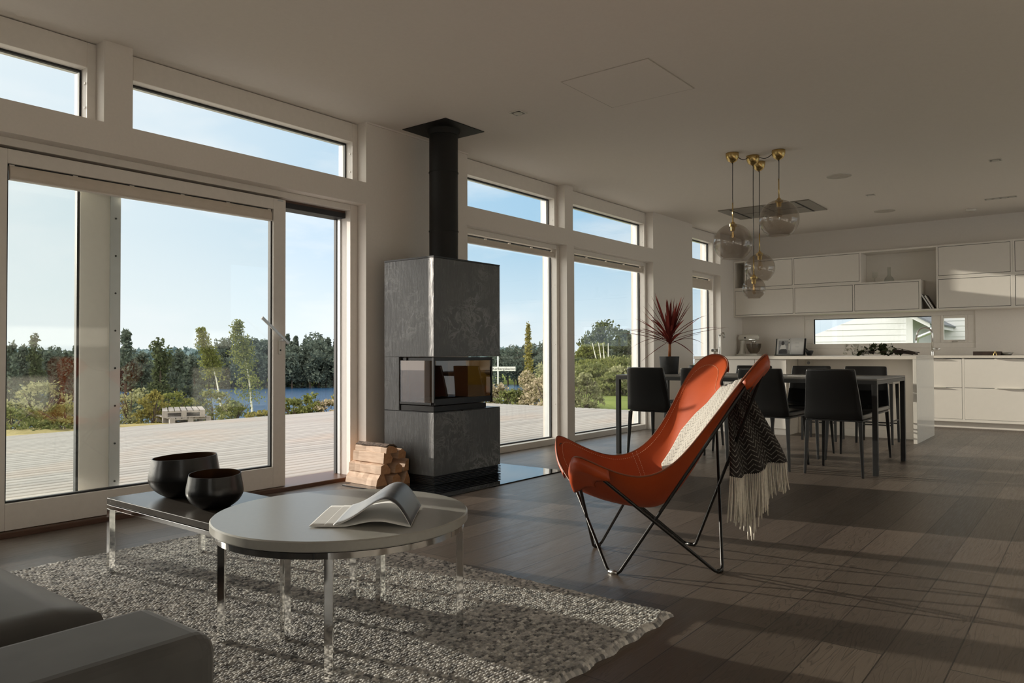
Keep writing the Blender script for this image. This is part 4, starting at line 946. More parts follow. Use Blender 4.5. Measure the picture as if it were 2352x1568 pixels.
# open magazine on the round table
def magazine():
    z0 = TZ+0.409
    A, B_ = Vector((-1.873, 1.425, 0)), Vector((-2.096, 1.700, 0))      # fore-edge, near and far corner
    Cc = Vector((-1.640, 1.600, 0)); u = (Cc-A); W_ = u.length; u.normalize(); v = (B_-A); Lh = v.length*0.86; v.normalize()
    o = thing('magazine', 'open magazine lying curled on the round grey table', 'magazine', (A.x, A.y, z0)); 
    def sheet(curve, lift, name, mat, w0=0.0, w1=1.0, solid=0.0008):
        G = []
        for k in range(33):
            f = w0+(w1-w0)*k/32; z, sh = curve(f); G.append([tuple(u*(W_*(f+sh))+v*(Lh*q)+Vector((0, 0, z+lift+0.002*math.sin(q*3)))) for q in np.linspace(0, 1, 9)])
        g_ = MB().grid(G); g_.uv = [(k/32, q) for k in range(33) for q in np.linspace(0, 1, 9)]; return g_.build(name, mat, o, smooth=True, solid=solid)
    def arch(f):
        g = min(1, max(0, (f-0.10)/0.90)); return (0.004+0.080*math.sin(PI*g**2.0), 0.0)
    def low(f): return (0.003+0.016*max(0, math.sin(PI*min(1, max(0, (f-0.3)/0.7))))**1.5, 0)
    sheet(arch, 0.0015, 'printed_page', 'page_print', 0.20, 1.0)
    sheet(arch, -0.0006, 'page_block', 'paper', 0.20, 1.0, 0.002)
    sheet(low, 0.0, 'lower_pages', 'paper', 0.0, 1.0, 0.0015)
    sheet(lambda f: (0.004, 0), 0.0, 'back_cover', 'paper', -0.05, 0.26, 0.002)
    sheet(lambda f: (0.0056, 0), 0.0, 'colour_strip', 'paper', 0.10, 0.20, 0.0006)
    m = MB()
    for k in range(9):
        a = u*(W_*0.065)+v*(Lh*(0.50+0.035*k)); b = a+u*(W_*0.045)*(0.8 if k % 2 else 1.0); c_ = v*0.0028
        m.add([a+Vector((0, 0, 0.0062)), b+Vector((0, 0, 0.0062)), b+c_+Vector((0, 0, 0.0062)), a+c_+Vector((0, 0, 0.0062))], [(0, 1, 2, 3)])
    m.build('text_column', 'inkgrey', o)
    m = MB(); a = u*(W_*0.06)+v*(Lh*0.44); b = a+u*(W_*0.06); c_ = v*0.004
    m.add([p+Vector((0, 0, 0.0062)) for p in (a, b, b+c_, a+c_)], [(0, 1, 2, 3)]); m.build('heading', 'ink', o)
    m = MB()
    for k in range(4):
        G = []
        for j in range(6):
            f = 0.53+0.022*k+0.004*j; z, _ = arch(f); G.append([tuple(u*(W_*f)+v*(Lh*q)+Vector((0, 0, z+0.0029))) for q in (0.60, 0.62)])
        m.grid(G)
    m.build('cover_title', 'paper', o)
    return o
magazine()

# ================================================================== sofa
o = thing('sofa', 'dark grey velour sofa with wide low arm in the near left corner', 'sofa', (-1.2, 0.72, 0))
m = MB(); m.box(-0.25, 0, -1.05, 0, 0.06, 0.475); m.build('arm', 'sofa', o, bevel=0.035, seg=5)
MB().box(-2.45, -2.20, -1.05, 0, 0.06, 0.475).build('arm', 'sofa', o, bevel=0.035, seg=5)
MB().box(-2.2, -0.25, -1.0, -0.03, 0.06, 0.26).build('base', 'sofa', o, bevel=0.01)
G = []
for i in range(25):
    f = i/24; row = []
    for j in range(17):
        q = j/16; ex = min(f, 1-f)/0.02; ey = min(q, 1-q)/0.07; e = math.sqrt(min(1, ex))*math.sqrt(min(1, ey))
        row.append((-2.199+1.948*f, -0.98+0.985*q, 0.26+e*(0.20+0.028*math.sin(PI*f)*math.sin(PI*q))+0.004*math.sin(9*f+5*q)*e))
    G.append(row)
MB().grid(G).build('seat_cushion', 'sofa', o, smooth=True)
MB().box(-2.45, 0, -1.30, -1.05, 0.06, 0.80).build('backrest', 'sofa', o, bevel=0.04, seg=5)
for x in (-2.38, -0.07):
    for y in (-1.24, -0.06): MB().box(x-0.025, x+0.025, y-0.025, y+0.025, 0, 0.062).build('foot', 'black', o)

# ================================================================== butterfly chair
CHO = Vector((-1.646, 3.172, 0)); TH = -2.438
ch = thing('butterfly_chair', 'tan leather butterfly chair on black rod frame in the middle of the room', 'armchair', CHO, TH)
# local: x forward, y to the near side (left of forward), z up
FA, FBs = 0.232, 0.230
feet = {'F1': (FA, FBs), 'F2': (-FA, FBs), 'B1': (FA, -FBs), 'B2': (-FA, -FBs)}
tips = {'nf': (0.392, 0.349, 0.493), 'ff': (0.392, -0.349, 0.493), 'nb': (-0.380, 0.376, 0.905), 'fb': (-0.380, -0.376, 0.905)}
legs = {'nf': ('F2', 'B1'), 'ff': ('B2', 'F1'), 'nb': ('F1', 'B2'), 'fb': ('B1', 'F2')}
RR = 0.0072
def footpt(name, tip):    # where the rod of one tip meets the floor piece of that corner
    x, y = feet[name]; sx, sy = (1 if x > 0 else -1), (1 if y > 0 else -1)
    d = Vector((-sx, sy, 0)).normalized()       # floor piece runs across the corner
    t = Vector(tips[tip]); s = 1 if (Vector((t.x-x, t.y-y, 0)).dot(d) > 0) else -1
    return Vector((x, y, RR))+d*0.028*s
def bend(p0, p1, p2, r, n=6):
    a = (p0-p1).normalized(); b = (p2-p1).normalized(); s = p1+a*r; e = p1+b*r
    return [(s*(1-t)**2+p1*2*t*(1-t)+e*t*t) for t in [k/n for k in range(n+1)]]
for tn, (fa, fb_) in legs.items():
    T_ = Vector(tips[tn]); A = footpt(fa, tn); B_ = footpt(fb_, tn); Ac = Vector((*feet[fa], RR)); Bc = Vector((*feet[fb_], RR))
    A2 = A+(A-Ac)*0.0; up = Vector((0, 0, 0.0))
    # the loop at the tip is a rounded corner some 5 cm wide
    w_ = (A-B_); w_.z = 0; w_ = w_.normalized()*0.026
    TA, TB = T_+w_, T_-w_
    path = [Ac*0.4+A*0.6]+bend(Ac, A, TA, 0.02)+bend(A, TA, TB, 0.022)+bend(TA, TB, B_, 0.022)+bend(TB, B_, Bc, 0.02)+[Bc*0.4+B_*0.6]
    MB().tube([tuple(p) for p in path], RR, 10).build('rod', 'blacksteel', ch, smooth=True)
for k, (x, y) in feet.items():
    sx, sy = (1 if x > 0 else -1), (1 if y > 0 else -1); d = Vector((-sx, sy, 0)).normalized()*0.022
    MB().tube([tuple(Vector((x, y, RR))-d), tuple(Vector((x, y, RR))+d)], RR*1.22, 10).build('foot_sleeve', 'steel' if k == 'F1' else 'blacksteel', ch, smooth=True)
NET = [
 [(.365,0,.335),(.385,.11,.355),(.425,.235,.435),(.465,.345,.555)],
 [(.25,0,.29),(.255,.14,.31),(.30,.28,.415),(.385,.405,.525)],
 [(.10,0,.258),(.105,.14,.275),(.135,.27,.36),(.18,.345,.44)],
 [(-.03,0,.28),(-.03,.13,.295),(-.02,.24,.385),(0,.31,.475)],
 [(-.15,0,.44),(-.15,.14,.455),(-.15,.26,.53),(-.14,.33,.63)],
 [(-.26,0,.65),(-.265,.15,.67),(-.275,.30,.75),(-.295,.415,.865)],
 [(-.335,0,.79),(-.362,.13,.82),(-.435,.235,.915),(-.46,.42,1.07)]]
def nat(P, n):
    m_ = len(P); A = np.zeros((m_, m_)); B = np.zeros(P.shape); A[0, 0] = A[-1, -1] = 1
    for i in range(1, m_-1):
        A[i, i-1] = 1; A[i, i] = 4; A[i, i+1] = 1; B[i] = 6*(P[i+1]-2*P[i]+P[i-1])
    K_ = np.tensordot(np.linalg.inv(A), B, (1, 0)); t = np.linspace(0, m_-1, n); i = np.minimum(t.astype(int), m_-2); f = (t-i).reshape((-1,)+(1,)*(P.ndim-1))
    return P[i]*(1-f)+P[i+1]*f+((f**3-f)*K_[i+1]+((1-f)**3-(1-f))*K_[i])/6
FULL = np.array([[(p[0], -p[1], p[2]) for p in row[:0:-1]]+list(row) for row in NET], float)
NU = NV = 97
SURF = nat(nat(FULL, NU).transpose(1, 0, 2), NV).transpose(1, 0, 2)
# round the four lobes: pull the square corners of the sheet in
for ci, cj in ((0, 0), (0, NV-1), (NU-1, 0), (NU-1, NV-1)):
    R_ = 20
    for a in range(R_):
        for b in range(R_):
            if a+b == 0 or True:
                da, db = (R_-a)/R_, (R_-b)/R_; q = math.hypot(da, db)
                mx = max(da, db); k = mx/q if q > 0 else 1
                na, nb = R_-R_*da*k, R_-R_*db*k
                i_, j_ = (na if ci == 0 else NU-1-na), (nb if cj == 0 else NV-1-nb)
                i0, j0 = int(min(i_, NU-2)), int(min(j_, NV-2)); fi, fj = i_-i0, j_-j0
                if 'SRC' not in globals(): SRC = SURF.copy()
                p = SRC[i0, j0]*(1-fi)*(1-fj)+SRC[i0+1, j0]*fi*(1-fj)+SRC[i0, j0+1]*(1-fi)*fj+SRC[i0+1, j0+1]*fi*fj
                SURF[a if ci == 0 else NU-1-a, b if cj == 0 else NV-1-b] = p
du = np.gradient(SURF, axis=0); dv = np.gradient(SURF, axis=1); NRM = np.cross(du, dv); NRM /= np.linalg.norm(NRM, axis=2)[..., None]
if NRM[48, 48, 2] < 0: NRM = -NRM
MB().grid(SURF).build('leather_sling', ['leather', 'leather'], ch, smooth=True, solid=0.005)
m = MB(); ring = [SURF[0, j] for j in range(NV)]+[SURF[i, -1] for i in range(1, NU)]+[SURF[-1, j] for j in range(NV-2, -1, -1)]+[SURF[i, 0] for i in range(NU-2, 0, -1)]
m.tube([tuple(p) for p in ring]+[tuple(ring[0])], 0.0038, 6, caps=False); m.build('piped_edge', 'leather_edge', ch, smooth=True)
def stitch_line(pts, name):
    m = MB()
    for k in range(0, len(pts)-1, 2): m.tube([tuple(pts[k]), tuple(pts[k+1])], 0.0011, 4)
    return m.build(name, 'stitch', ch)
ins = 4
inner = [SURF[ins, j]+NRM[ins, j]*0.004 for j in range(ins, NV-ins)]+[SURF[i, NV-1-ins]+NRM[i, NV-1-ins]*0.004 for i in range(ins, NU-ins)]
inner2 = [SURF[i, ins]+NRM[i, ins]*0.004 for i in range(ins, NU-ins)]+[SURF[NU-1-ins, j]+NRM[NU-1-ins, j]*0.004 for j in range(ins, NV-ins)]
def dens(p, n): 
    p = np.array(p); d = np.r_[0, np.cumsum(np.linalg.norm(np.diff(p, axis=0), axis=1))]; s = np.linspace(0, d[-1], n); return np.stack([np.interp(s, d, p[:, k]) for k in range(3)], 1)
stitch_line(dens(inner, 360), 'edge_stitching'); stitch_line(dens(inner2, 360), 'edge_stitching')
for i in (44, 46): stitch_line(dens([SURF[i, j]+NRM[i, j]*0.004 for j in range(1, NV-1)], 150), 'seat_seam')
# corner pockets that slip over the frame tips
for name, (ci, cj) in {'n': (0, NV-1), 'f': (0, 0), 'bn': (NU-1, NV-1), 'bf': (NU-1, 0)}.items():
    K_ = 25 if ci == 0 else 18; G = []
    for a in range(K_+1):
        row = []
        for b in range(K_+1):
            i, j = (a if ci == 0 else NU-1-a), (b if cj == 0 else NV-1-b)
            fa_, fb2 = a/K_, b/K_; puff = (0.036 if ci == 0 else 0.034)*min(1, 9*fa_)**0.6*min(1, 9*fb2)**0.6
            q = SURF[i, j]-NRM[i, j]*(0.004+puff); row.append(tuple(q))
        G.append(row)
    GG = [[G[a][b] if a+b <= K_*1.12 else None for b in range(K_+1)] for a in range(K_+1)]
    m = MB(); idx = {}
    for a in range(K_+1):
        for b in range(K_+1):
            if GG[a][b]: idx[a, b] = len(m.v); m.v.append(tuple(map(float, GG[a][b])))
    for a in range(K_):
        for b in range(K_):
            q = [(a, b), (a+1, b), (a+1, b+1), (a, b+1)]
            if all(k in idx for k in q): m.f.append(tuple(idx[k] for k in q)); m.mi.append(0)
    m.build('corner_pocket', 'leather', ch, smooth=True, solid=0.004)

# woollen throw draped over the chair back
th = thing('throw_blanket', 'pale and charcoal zigzag wool throw with cream fringe draped over the leather chair', 'throw', CHO, TH)
def samp(u_, v_, off):
    i_, j_ = u_*(NU-1), v_*(NV-1); i0, j0 = int(min(i_, NU-2)), int(min(j_, NV-2)); fi, fj = i_-i0, j_-j0
    f = lambda A: A[i0, j0]*(1-fi)*(1-fj)+A[i0+1, j0]*fi*(1-fj)+A[i0, j0+1]*(1-fi)*fj+A[i0+1, j0+1]*fi*fj
    return f(SURF)+f(NRM)*off
G = []; UV = []; nr, nc = 40, 30
for a in range(nr+1):
    f = a/nr; uu = 0.585+0.415*f; vl = np.interp(uu, (0.58, 0.61, 0.73, 0.82, 0.89, 0.96, 1.0), (0.235, 0.235, 0.26, 0.33, 0.41, 0.46, 0.49)); vr = np.interp(uu, (0.58, 0.85, 1.0), (0.72, 0.76, 0.70)); row = []
    for b in range(nc+1):
        g = b/nc; row.append(samp(uu, vl+(vr-vl)*g, 0.009+0.006*math.sin(g*23+f*2)*0.5+0.005*(1-abs(2*g-1)**6))); UV.append((g*0.9, f*0.9))
    G.append(row)
mm = MB().grid(G); mm.uv = UV; mm.build('front_drape', 'throw_pale', th, smooth=True, solid=0.007)
top = [np.array(p) for p in G[-1]]
HW = 28; G2 = []; UV2 = []
def hem(g):    # free-hanging edge: fans out backwards, with soft folds
    x = -0.285-0.31*g; y = 0.22-0.16*g+0.035*math.sin(g*15); z = 0.415+0.045*max(0, g-0.45)/0.55-0.01*math.sin(g*7); return np.array((x, y, z))
for a in range(HW+1):
    f = a/HW; row = []
    for b in range(nc+1):
        g = b/nc; p0 = top[b]; 
        if f < 0.16:
            t = f/0.16; over = np.array((-0.028*math.sin(t*PI/2), 0, 0.010*math.sin(t*PI)-0.028*(1-math.cos(t*PI/2)))); p = p0+over
        else:
            t = (f-0.16)/0.84; s0 = p0+np.array((-0.028, 0, -0.028)); e = hem(g); ss = t*t*(3-2*t)*0.35+t*0.65
            p = s0*(1-t)+e*t; p[:2] = s0[:2]*(1-ss)+e[:2]*ss; p[1] += 0.018*math.sin(g*15+2)*t*(1-t)*2
        row.append(p); UV2.append((g*0.75, f*1.0))
    G2.append(row)
mm = MB().grid(G2); mm.uv = UV2; mm.build('hanging_drape', 'throw_dark', th, smooth=True, solid=0.008)
m = MB(); rf = random.Random(4)
for layer in (0, 1):
    for k in range(46):
        g = (k+0.5)/46; p = hem(g)+np.array((0.006*layer, 0.012*layer, 0.004)); L_ = (0.16+0.10*math.exp(-((g-0.36)/0.10)**2)*(layer == 0)+0.05*(g < 0.72)*rf.uniform(0.4, 1)-0.03*(g > 0.8))*rf.uniform(0.9, 1.08)
        s1, s2 = rf.uniform(-0.012, 0.012), rf.uniform(-0.012, 0.012)
        m.tube([tuple(p), tuple(p+np.array((s1*0.5, s2*0.5, -L_*0.5))), tuple(p+np.array((s1, s2, -L_*0.85))), tuple(p+np.array((s1*1.3, s2*1.3, -L_)))], [0.0022, 0.0036, 0.0036, 0.0026], 5)
m.build('fringe', 'fringe', th, smooth=True)

# ================================================================== dining group
DX0, DX1, DY0, DY1 = -3.675, -1.365, 6.315, 7.385
o = thing('dining_table', 'long black dining table with slim square legs', 'dining table', ((DX0+DX1)/2, (DY0+DY1)/2, 0))
a, b = (DX1-DX0)/2, (DY1-DY0)/2
MB().box(-a, a, -b, b, 0.738, 0.752).build('tabletop', 'dining_top', o, bevel=0.002)
m = MB(); t = 0.038
m.box(-a, a, -b, -b+t, 0.708, 0.7375); m.box(-a, a, b-t, b, 0.708, 0.7375); m.box(-a, -a+t, -b+t, b-t, 0.708, 0.7375); m.box(a-t, a, -b+t, b-t, 0.708, 0.7375)
m.build('apron', 'black', o, bevel=0.001)
for x in (-a, a-t):
    for y in (-b, b-t): MB().box(x, x+t, y, y+t, 0, 0.7078).build('leg', 'black', o, bevel=0.0012)

def make_chair():
    o = thing('dining_chair', 'c', 'chair', (0, 0, 0))
    G = MB(); n = 9
    def slab(rows, th_):   # rows: (z, y, half width), a thin padded panel
        vs = []; 
        for z, y, hw in rows:
            for k in range(n):
                q = -1+2*k/(n-1); vs.append((hw*q, y-0.010*(1-q*q), z))
        return vs, [(i*n+k, i*n+k+1, (i+1)*n+k+1, (i+1)*n+k) for i in range(len(rows)-1) for k in range(n-1)]
    rows = [(0.44, -0.235, 0.213), (0.50, -0.240, 0.211), (0.62, -0.262, 0.199), (0.74, -0.288, 0.187), (0.815, -0.303, 0.180), (0.828, -0.305, 0.174)]
    G.add(*slab(rows, 0.03)); G.build('backrest', 'leather_black', o, smooth=True, solid=0.026, bevel=0.004)
    MB().box(-0.213, 0.213, -0.225, 0.235, 0.435, 0.478).build('seat', 'leather_black', o, bevel=0.013, seg=4)
    m = MB(); m.box(-0.208, 0.208, -0.22, 0.225, 0.422, 0.434); m.build('seat_frame', 'black', o)
    for sx in (-1, 1):
        for y0, y1 in ((-0.225, -0.25), (0.215, 0.25)):
            q = MB(); x0, x1 = sx*0.195, sx*0.214
            w0, w1 = 0.0155, 0.0085; vs = []
            for (x, y, z, w_) in ((x1, y1, 0, w1), (x0, y0, 0.423, w0)): vs += [(x-w_, y-w_, z), (x+w_, y-w_, z), (x+w_, y+w_, z), (x-w_, y+w_, z)]
            q.add(vs, [(0, 3, 2, 1), (4, 5, 6, 7), (0, 1, 5, 4), (1, 2, 6, 5), (2, 3, 7, 6), (3, 0, 4, 7)]); q.build('leg', 'leather_black', o, bevel=0.003)
    return o
c0 = make_chair(); GRP = 'black leather chairs around the dining table'
near = [(-1.650, 'black leather dining chair at the near right end of the table, back to the camera'), (-2.20, 'black leather dining chair on the near side behind the hanging throw'),
        (-2.715, 'black leather dining chair on the near side mostly hidden by the tan chair back'), (-3.245, 'black leather dining chair at the near left end of the table by the plant')]
far = [(-1.735, 'black leather dining chair at the far right end facing the camera across the table'), (-2.225, 'second black leather dining chair from the right on the island side'),
       (-2.79, 'black leather dining chair on the island side between the peaks of the tan chair'), (-3.32, 'black leather dining chair at the far left end behind the plant pot')]
for k, (x, lb) in enumerate(near):
    c = c0 if k == 0 else dup(c0, (x, 6.40, 0), 0, lb)
    c.location = (x, 6.405, 0); c['label'] = lb; c['group'] = GRP
for x, lb in far: c = dup(c0, (x, 7.275, 0), PI, lb)
# papers on the table
o = thing('newspaper', 'white folded paper lying on the black dining table', 'paper', (-2.17, 6.62, 0.7525), 0.25)
MB().box(-0.17, 0.17, -0.13, 0.13, 0, 0.004).build('sheets', 'paper', o); MB().box(-0.15, 0.02, -0.10, 0.09, 0.004, 0.0046).build('picture', 'inkgrey', o)

# plant
pp = thing('potted_cordyline', 'red cordyline with spiky leaves in a dark pot on the dining table', 'plant', (-3.40, 6.90, 0.7525))
MB().lathe([(0, 0), (0.082, 0), (0.085, 0.004), (0.098, 0.165), (0.098, 0.172), (0.090, 0.172), (0.088, 0.150), (0, 0.150)], 40).build('planter', 'pot', pp, smooth=True, auto=True)
MB().lathe([(0, 0.151), (0.0875, 0.151)], 24, caps=False).build('soil', 'soil', pp)
MB().tube([(0, 0, 0.14), (0.006, 0.0, 0.25), (0.004, 0.004, 0.36)], [0.016, 0.014, 0.012], 10).build('stem', 'stem', pp, smooth=True)
rl = random.Random(12); R2v = Vector((_r2.x, _r2.y, 0)).normalized(); D2v = Vector((-R2v.y, R2v.x, 0))
spec = []
for k in range(34):                   # upright fan
    az = rl.uniform(0, 2*PI); el = rl.uniform(0.9, 1.5); spec.append((az, el, rl.uniform(0.40, 0.56), rl.uniform(0.02, 0.10)))
for k in range(20): spec.append((rl.uniform(0, 2*PI), rl.uniform(0.25, 0.85), rl.uniform(0.36, 0.56), rl.uniform(0.08, 0.25)))
for az, el, L_, dr in ((PI, 0.42, 0.60, 0.20), (PI+0.1, 0.50, 0.56, 0.22), (0.05, 0.42, 0.62, 0.22), (-0.1, 0.32, 0.62, 0.10), (0.2, 0.6, 0.44, 0.5), (PI-0.3, 0.3, 0.40, 0.45), (2.6, -0.5, 0.36, 0.10), (0.3, 0.7, 0.50, 0.1), (PI+0.4, 0.62, 0.50, 0.12), (0.4, -0.2, 0.30, 0.3), (2.9, 0.1, 0.25, 0.35)): spec.append((az, el, L_, dr))
for az, el, L_, dr in spec:
    dirh = R2v*math.cos(az)+D2v*math.sin(az)*0.8; z0 = rl.uniform(0.28, 0.37); G = []; side = dirh.cross(Vector((0, 0, 1))).normalized()
    for k in range(9):
        f = k/8; w_ = 0.0135*(math.sin(PI*min(1, f*0.92+0.10))**0.7) if f < 1 else 0.0006
        c = Vector((0.004, 0.003, z0))+dirh*(L_*f*math.cos(el))+Vector((0, 0, L_*f*math.sin(el)-dr*L_*f*f*1.1))
        G.append([tuple(c-side*w_), tuple(c-Vector((0, 0, w_*0.35))), tuple(c+side*w_)])
    MB().grid(G).build('leaf', 'leaf_cord', pp, smooth=True)

# pendant lamps
def pendant(x, y, zc, r, label, link=None):
    o = thing('pendant_lamp', label, 'pendant lamp', (x, y, ZC), 0, 'smoked glass globe lamps hanging over the dining table')
    cup = [(0.058, -0.001)]+[(0.058*math.cos(a)**0.8, -0.012-0.072*math.sin(a)) for a in np.linspace(0.05, 1.35, 12)]+[(0.010, -0.088), (0.0, -0.088)]
    MB().lathe([(max(p, 0), z) for p, z in cup], 40).build('ceiling_cup', 'brass', o, smooth=True)
    zz = zc-ZC; top_ = zz+r*0.93
    MB().tube([(0, 0, -0.085), (0.003, 0, -0.10), (0, 0, -0.4), (0.001, 0, top_+0.20)], [0.007, 0.0035, 0.0032, 0.0032], 8).build('cord', 'dark', o)
    MB().tube([(0, 0, top_+0.20), (0, 0, top_+0.02)], 0.0052, 10).build('rod', 'brass', o, smooth=True)
    MB().lathe([(0.0, top_+0.03), (0.012, top_+0.028), (0.024, top_+0.012), (0.034, top_+0.008), (0.034, top_-0.012), (0.022, top_-0.014), (0.020, top_-0.05), (0.0, top_-0.05)], 28).build('socket', 'brass', o, smooth=True, auto=True)
    bt = top_-0.05; BR = min(0.03, r*0.2)
    MB().lathe([(0.011, bt), (0.014, bt-0.015), (BR, bt-0.055), (BR*0.95, bt-0.075), (BR*0.5, bt-0.095), (0.0, bt-0.10)], 20, caps=False).build('bulb', 'bulb', o, smooth=True)
    MB().tube([(0.004, 0, bt-0.01), (0.006, 0, bt-0.06), (0, 0, bt-0.07), (-0.006, 0, bt-0.06), (-0.004, 0, bt-0.01)], 0.0012, 5).build('filament', 'brass', o)
    a0, a1 = math.asin(0.15)*1.0, PI-math.asin(0.56)
    prof = [(r*math.sin(a), zz+r*math.cos(a)) for a in np.linspace(a0, a1, 40)]
    e = prof[-1]; prof += [(e[0]*0.985, e[1]-0.006), (e[0]*0.96, e[1]-0.004)]
    MB().lathe(prof, 56, caps=False).build('glass_globe', 'smoke', o, smooth=True)
    if link is not None:
        dx, dy = link[0]-x, link[1]-y; L_ = math.hypot(dx, dy); dx, dy = dx/L_, dy/L_
        MB().tube([(dx*(0.05+(L_-0.1)*f), dy*(0.05+(L_-0.1)*f), -0.016-0.03*math.sin(PI*f)) for f in np.linspace(0, 1, 9)], 0.0035, 6).build('link_cord', 'dark', o)
    return o
PB = (-2.476, 6.737)
pendant(-2.588, 6.533, 1.946, 0.169, 'large smoked globe lamp hanging lower left of the cluster', PB)
pendant(-2.228, 6.692, 2.139, 0.170, 'large smoked globe lamp hanging highest right in the cluster', PB)
pendant(-2.511, 6.988, 1.753, 0.136, 'medium smoked globe lamp hanging behind the smallest one')
pendant(PB[0], PB[1], 1.542, 0.101, 'smallest smoked globe lamp hanging lowest in the cluster')

# ================================================================== kitchen
def front(o, name, x0, x1, z0, z1, y, mat='cab', th_=0.018, handle=None, par=None):
    d_ = MB().box(x0, x1, y, y+th_, z0, z1).build(name, mat, o, bevel=0.0015)
    if handle:
        hx0, hx1 = handle
        m = MB(); m.add([(hx0, y-0.002, z1), (hx1, y-0.002, z1), (hx1-0.03, y-0.030, z1+0.001), (hx0+0.03, y-0.030, z1+0.001), (hx0, y+0.008, z1+0.004), (hx1, y+0.008, z1+0.004), (hx1-0.03, y-0.030, z1+0.004), (hx0+0.03, y-0.030, z1+0.004)],
              [(0, 1, 2, 3), (7, 6, 5, 4), (0, 3, 7, 4), (3, 2, 6, 7), (2, 1, 5, 6), (1, 0, 4, 5)]); m.build('handle', 'white', d_)
    return d_
# island: local frame = world
isl = thing('kitchen_island', 'white kitchen island with pale stone top and side panel', 'kitchen island', (-2.79, 8.85, 0))
ox, oy = 2.79, -8.85
def IB(name, mat, x0, x1, y0, y1, z0, z1, bevel=0.0015): return MB().box(x0+ox, x1+ox, y0+oy, y1+oy, z0, z1).build(name, mat, isl, bevel=bevel)
IX0, IX1 = -4.02, -1.525
IB('worktop', 'worktop', IX0, IX1, 8.83, 9.86, 0.885, 0.918)
IB('side_panel', 'cabgloss', IX1-0.035, IX1, 8.832, 9.858, 0.0, 0.8845)
IB('back_panel', 'cab', -2.87, IX1-0.036, 9.25, 9.28, 0.085, 0.8845)
IB('carcass', 'cab', IX0, -2.875, 8.868, 9.84, 0.07, 0.8845)
IB('carcass', 'cab', -2.87, IX1-0.036, 9.281, 9.84, 0.07, 0.8845)
IB('plinth', 'cab', -2.87, IX1-0.037, 9.235, 9.30, 0.0, 0.0845); IB('plinth', 'cab', IX0, -2.876, 8.872, 9.3, 0.0, 0.0695)
for k, (a, b) in enumerate(((-4.017, -3.635), (-3.63, -3.255), (-3.25, -2.88))):
    dd = IB('door', 'cab', a, b, 8.85, 8.867, 0.075, 0.880)
MB().box(-3.05+ox, -2.99+ox, 8.845+oy, 8.85+oy, 0.5, 0.56).build('socket_plate', 'white', isl) if False else None
sk = MB().box(-2.78+ox, -2.71+ox, 9.243+oy, 9.2495+oy, 0.80, 0.875).build('power_socket', 'white', isl, bevel=0.003)
MB().lathe([(0.018, 0), (0.018, 0.001)], 16).build('socket_hole', 'inkgrey', sk).matrix_local = Matrix.Translation((-2.745+ox, 9.2425+oy, 0.838)) @ Matrix.Rotation(PI/2, 4, 'X')

# bar stools tucked under the island
def stool():
    o = thing('bar_stool', 's', 'bar stool', (0, 0, 0))
    MB().box(-0.19, 0.19, -0.17, 0.17, 0.628, 0.655).build('seat', 'hoodsteel', o, bevel=0.006)
    for sx in (-1, 1):
        for sy in (-1, 1):
            q = MB(); x0, x1, y0, y1 = sx*0.165, sx*0.175, sy*0.145, sy*0.155; vs = []
            for x, y, z, w_ in ((x1, y1, 0, 0.010), (x0, y0, 0.627, 0.016)): vs += [(x-w_, y-w_, z), (x+w_, y-w_, z), (x+w_, y+w_, z), (x-w_, y+w_, z)]
            q.add(vs, [(0, 3, 2, 1), (4, 5, 6, 7), (0, 1, 5, 4), (1, 2, 6, 5), (2, 3, 7, 6), (3, 0, 4, 7)]); q.build('leg', 'black', o)
    m = MB(); m.tube([(-0.172, -0.152, 0.20), (0.172, -0.152, 0.20)], 0.008, 8); m.tube([(-0.172, 0.152, 0.20), (0.172, 0.152, 0.20)], 0.008, 8); m.tube([(-0.172, -0.152, 0.24), (-0.172, 0.152, 0.24)], 0.008, 8); m.tube([(0.172, -0.152, 0.24), (0.172, 0.152, 0.24)], 0.008, 8)
    m.build('footrail', 'black', o); return o
s0 = stool(); s0.location = (-1.886, 8.73, 0); s0['label'] = 'backless black bar stool at the island nearest the white side panel'; s0['group'] = 'bar stools under the island overhang'
dup(s0, (-2.435, 8.69, 0), 0, 'backless black bar stool at the island further from the side panel')

# back run of base cabinets
def base_unit(x0, x1, split, label, hx=None):
    o = thing('base_cabinet', label, 'kitchen cabinet', ((x0+x1)/2, 11.04, 0), 0, 'white base cabinets along the kitchen wall'); c = (x0+x1)/2; a, b = x0-c, x1-c
    MB().box(a, b, 0.002, YB-11.04-0.004, 0.08, 0.884).build('carcass', 'cab', o)
    MB().box(a, b, 0.04, 0.06, 0.0, 0.0795).build('plinth', 'cab', o)
    m = MB(); m.box(a+0.012, b-0.012, -0.0195, 0.0, 0.112, 0.878); m.build('recess', 'dark', o)
    f = MB(); t = 0.0125; f.box(a, a+t, -0.022, 0.0, 0.08, 0.884); f.box(b-t, b, -0.022, 0.0, 0.08, 0.884); f.box(a+t, b-t, -0.022, 0.0, 0.08, 0.1115); f.build('face_frame', 'cab', o)
    h = (c-0.145-c, c+0.145-c) if hx is None else hx
    zs = [0.1145]+list(split)+[0.874]
    for k in range(len(zs)-1): front(o, 'drawer', a+t+0.003, b-t-0.003, zs[k]+(0.003 if k else 0), zs[k+1]-0.003, -0.0225, handle=h)
    return o
units = [(-4.445, -3.58), (-3.58, -2.715), (-2.715, -2.05), (-2.05, -1.376), (-1.376, -0.42), (-0.42, 0.54)]
ULB = ['white drawer cabinet in the far left corner of the kitchen wall', 'white drawer cabinet under the cookbook on the kitchen wall', 'white drawer cabinet hidden behind the island', 'narrow white drawer cabinet under the tall tap', 'wide white drawer cabinet under the dark tray', 'white drawer cabinet at the right edge of the kitchen run']
for (a, b), lb in zip(units, ULB): base_unit(a, b, (0.509,), lb)
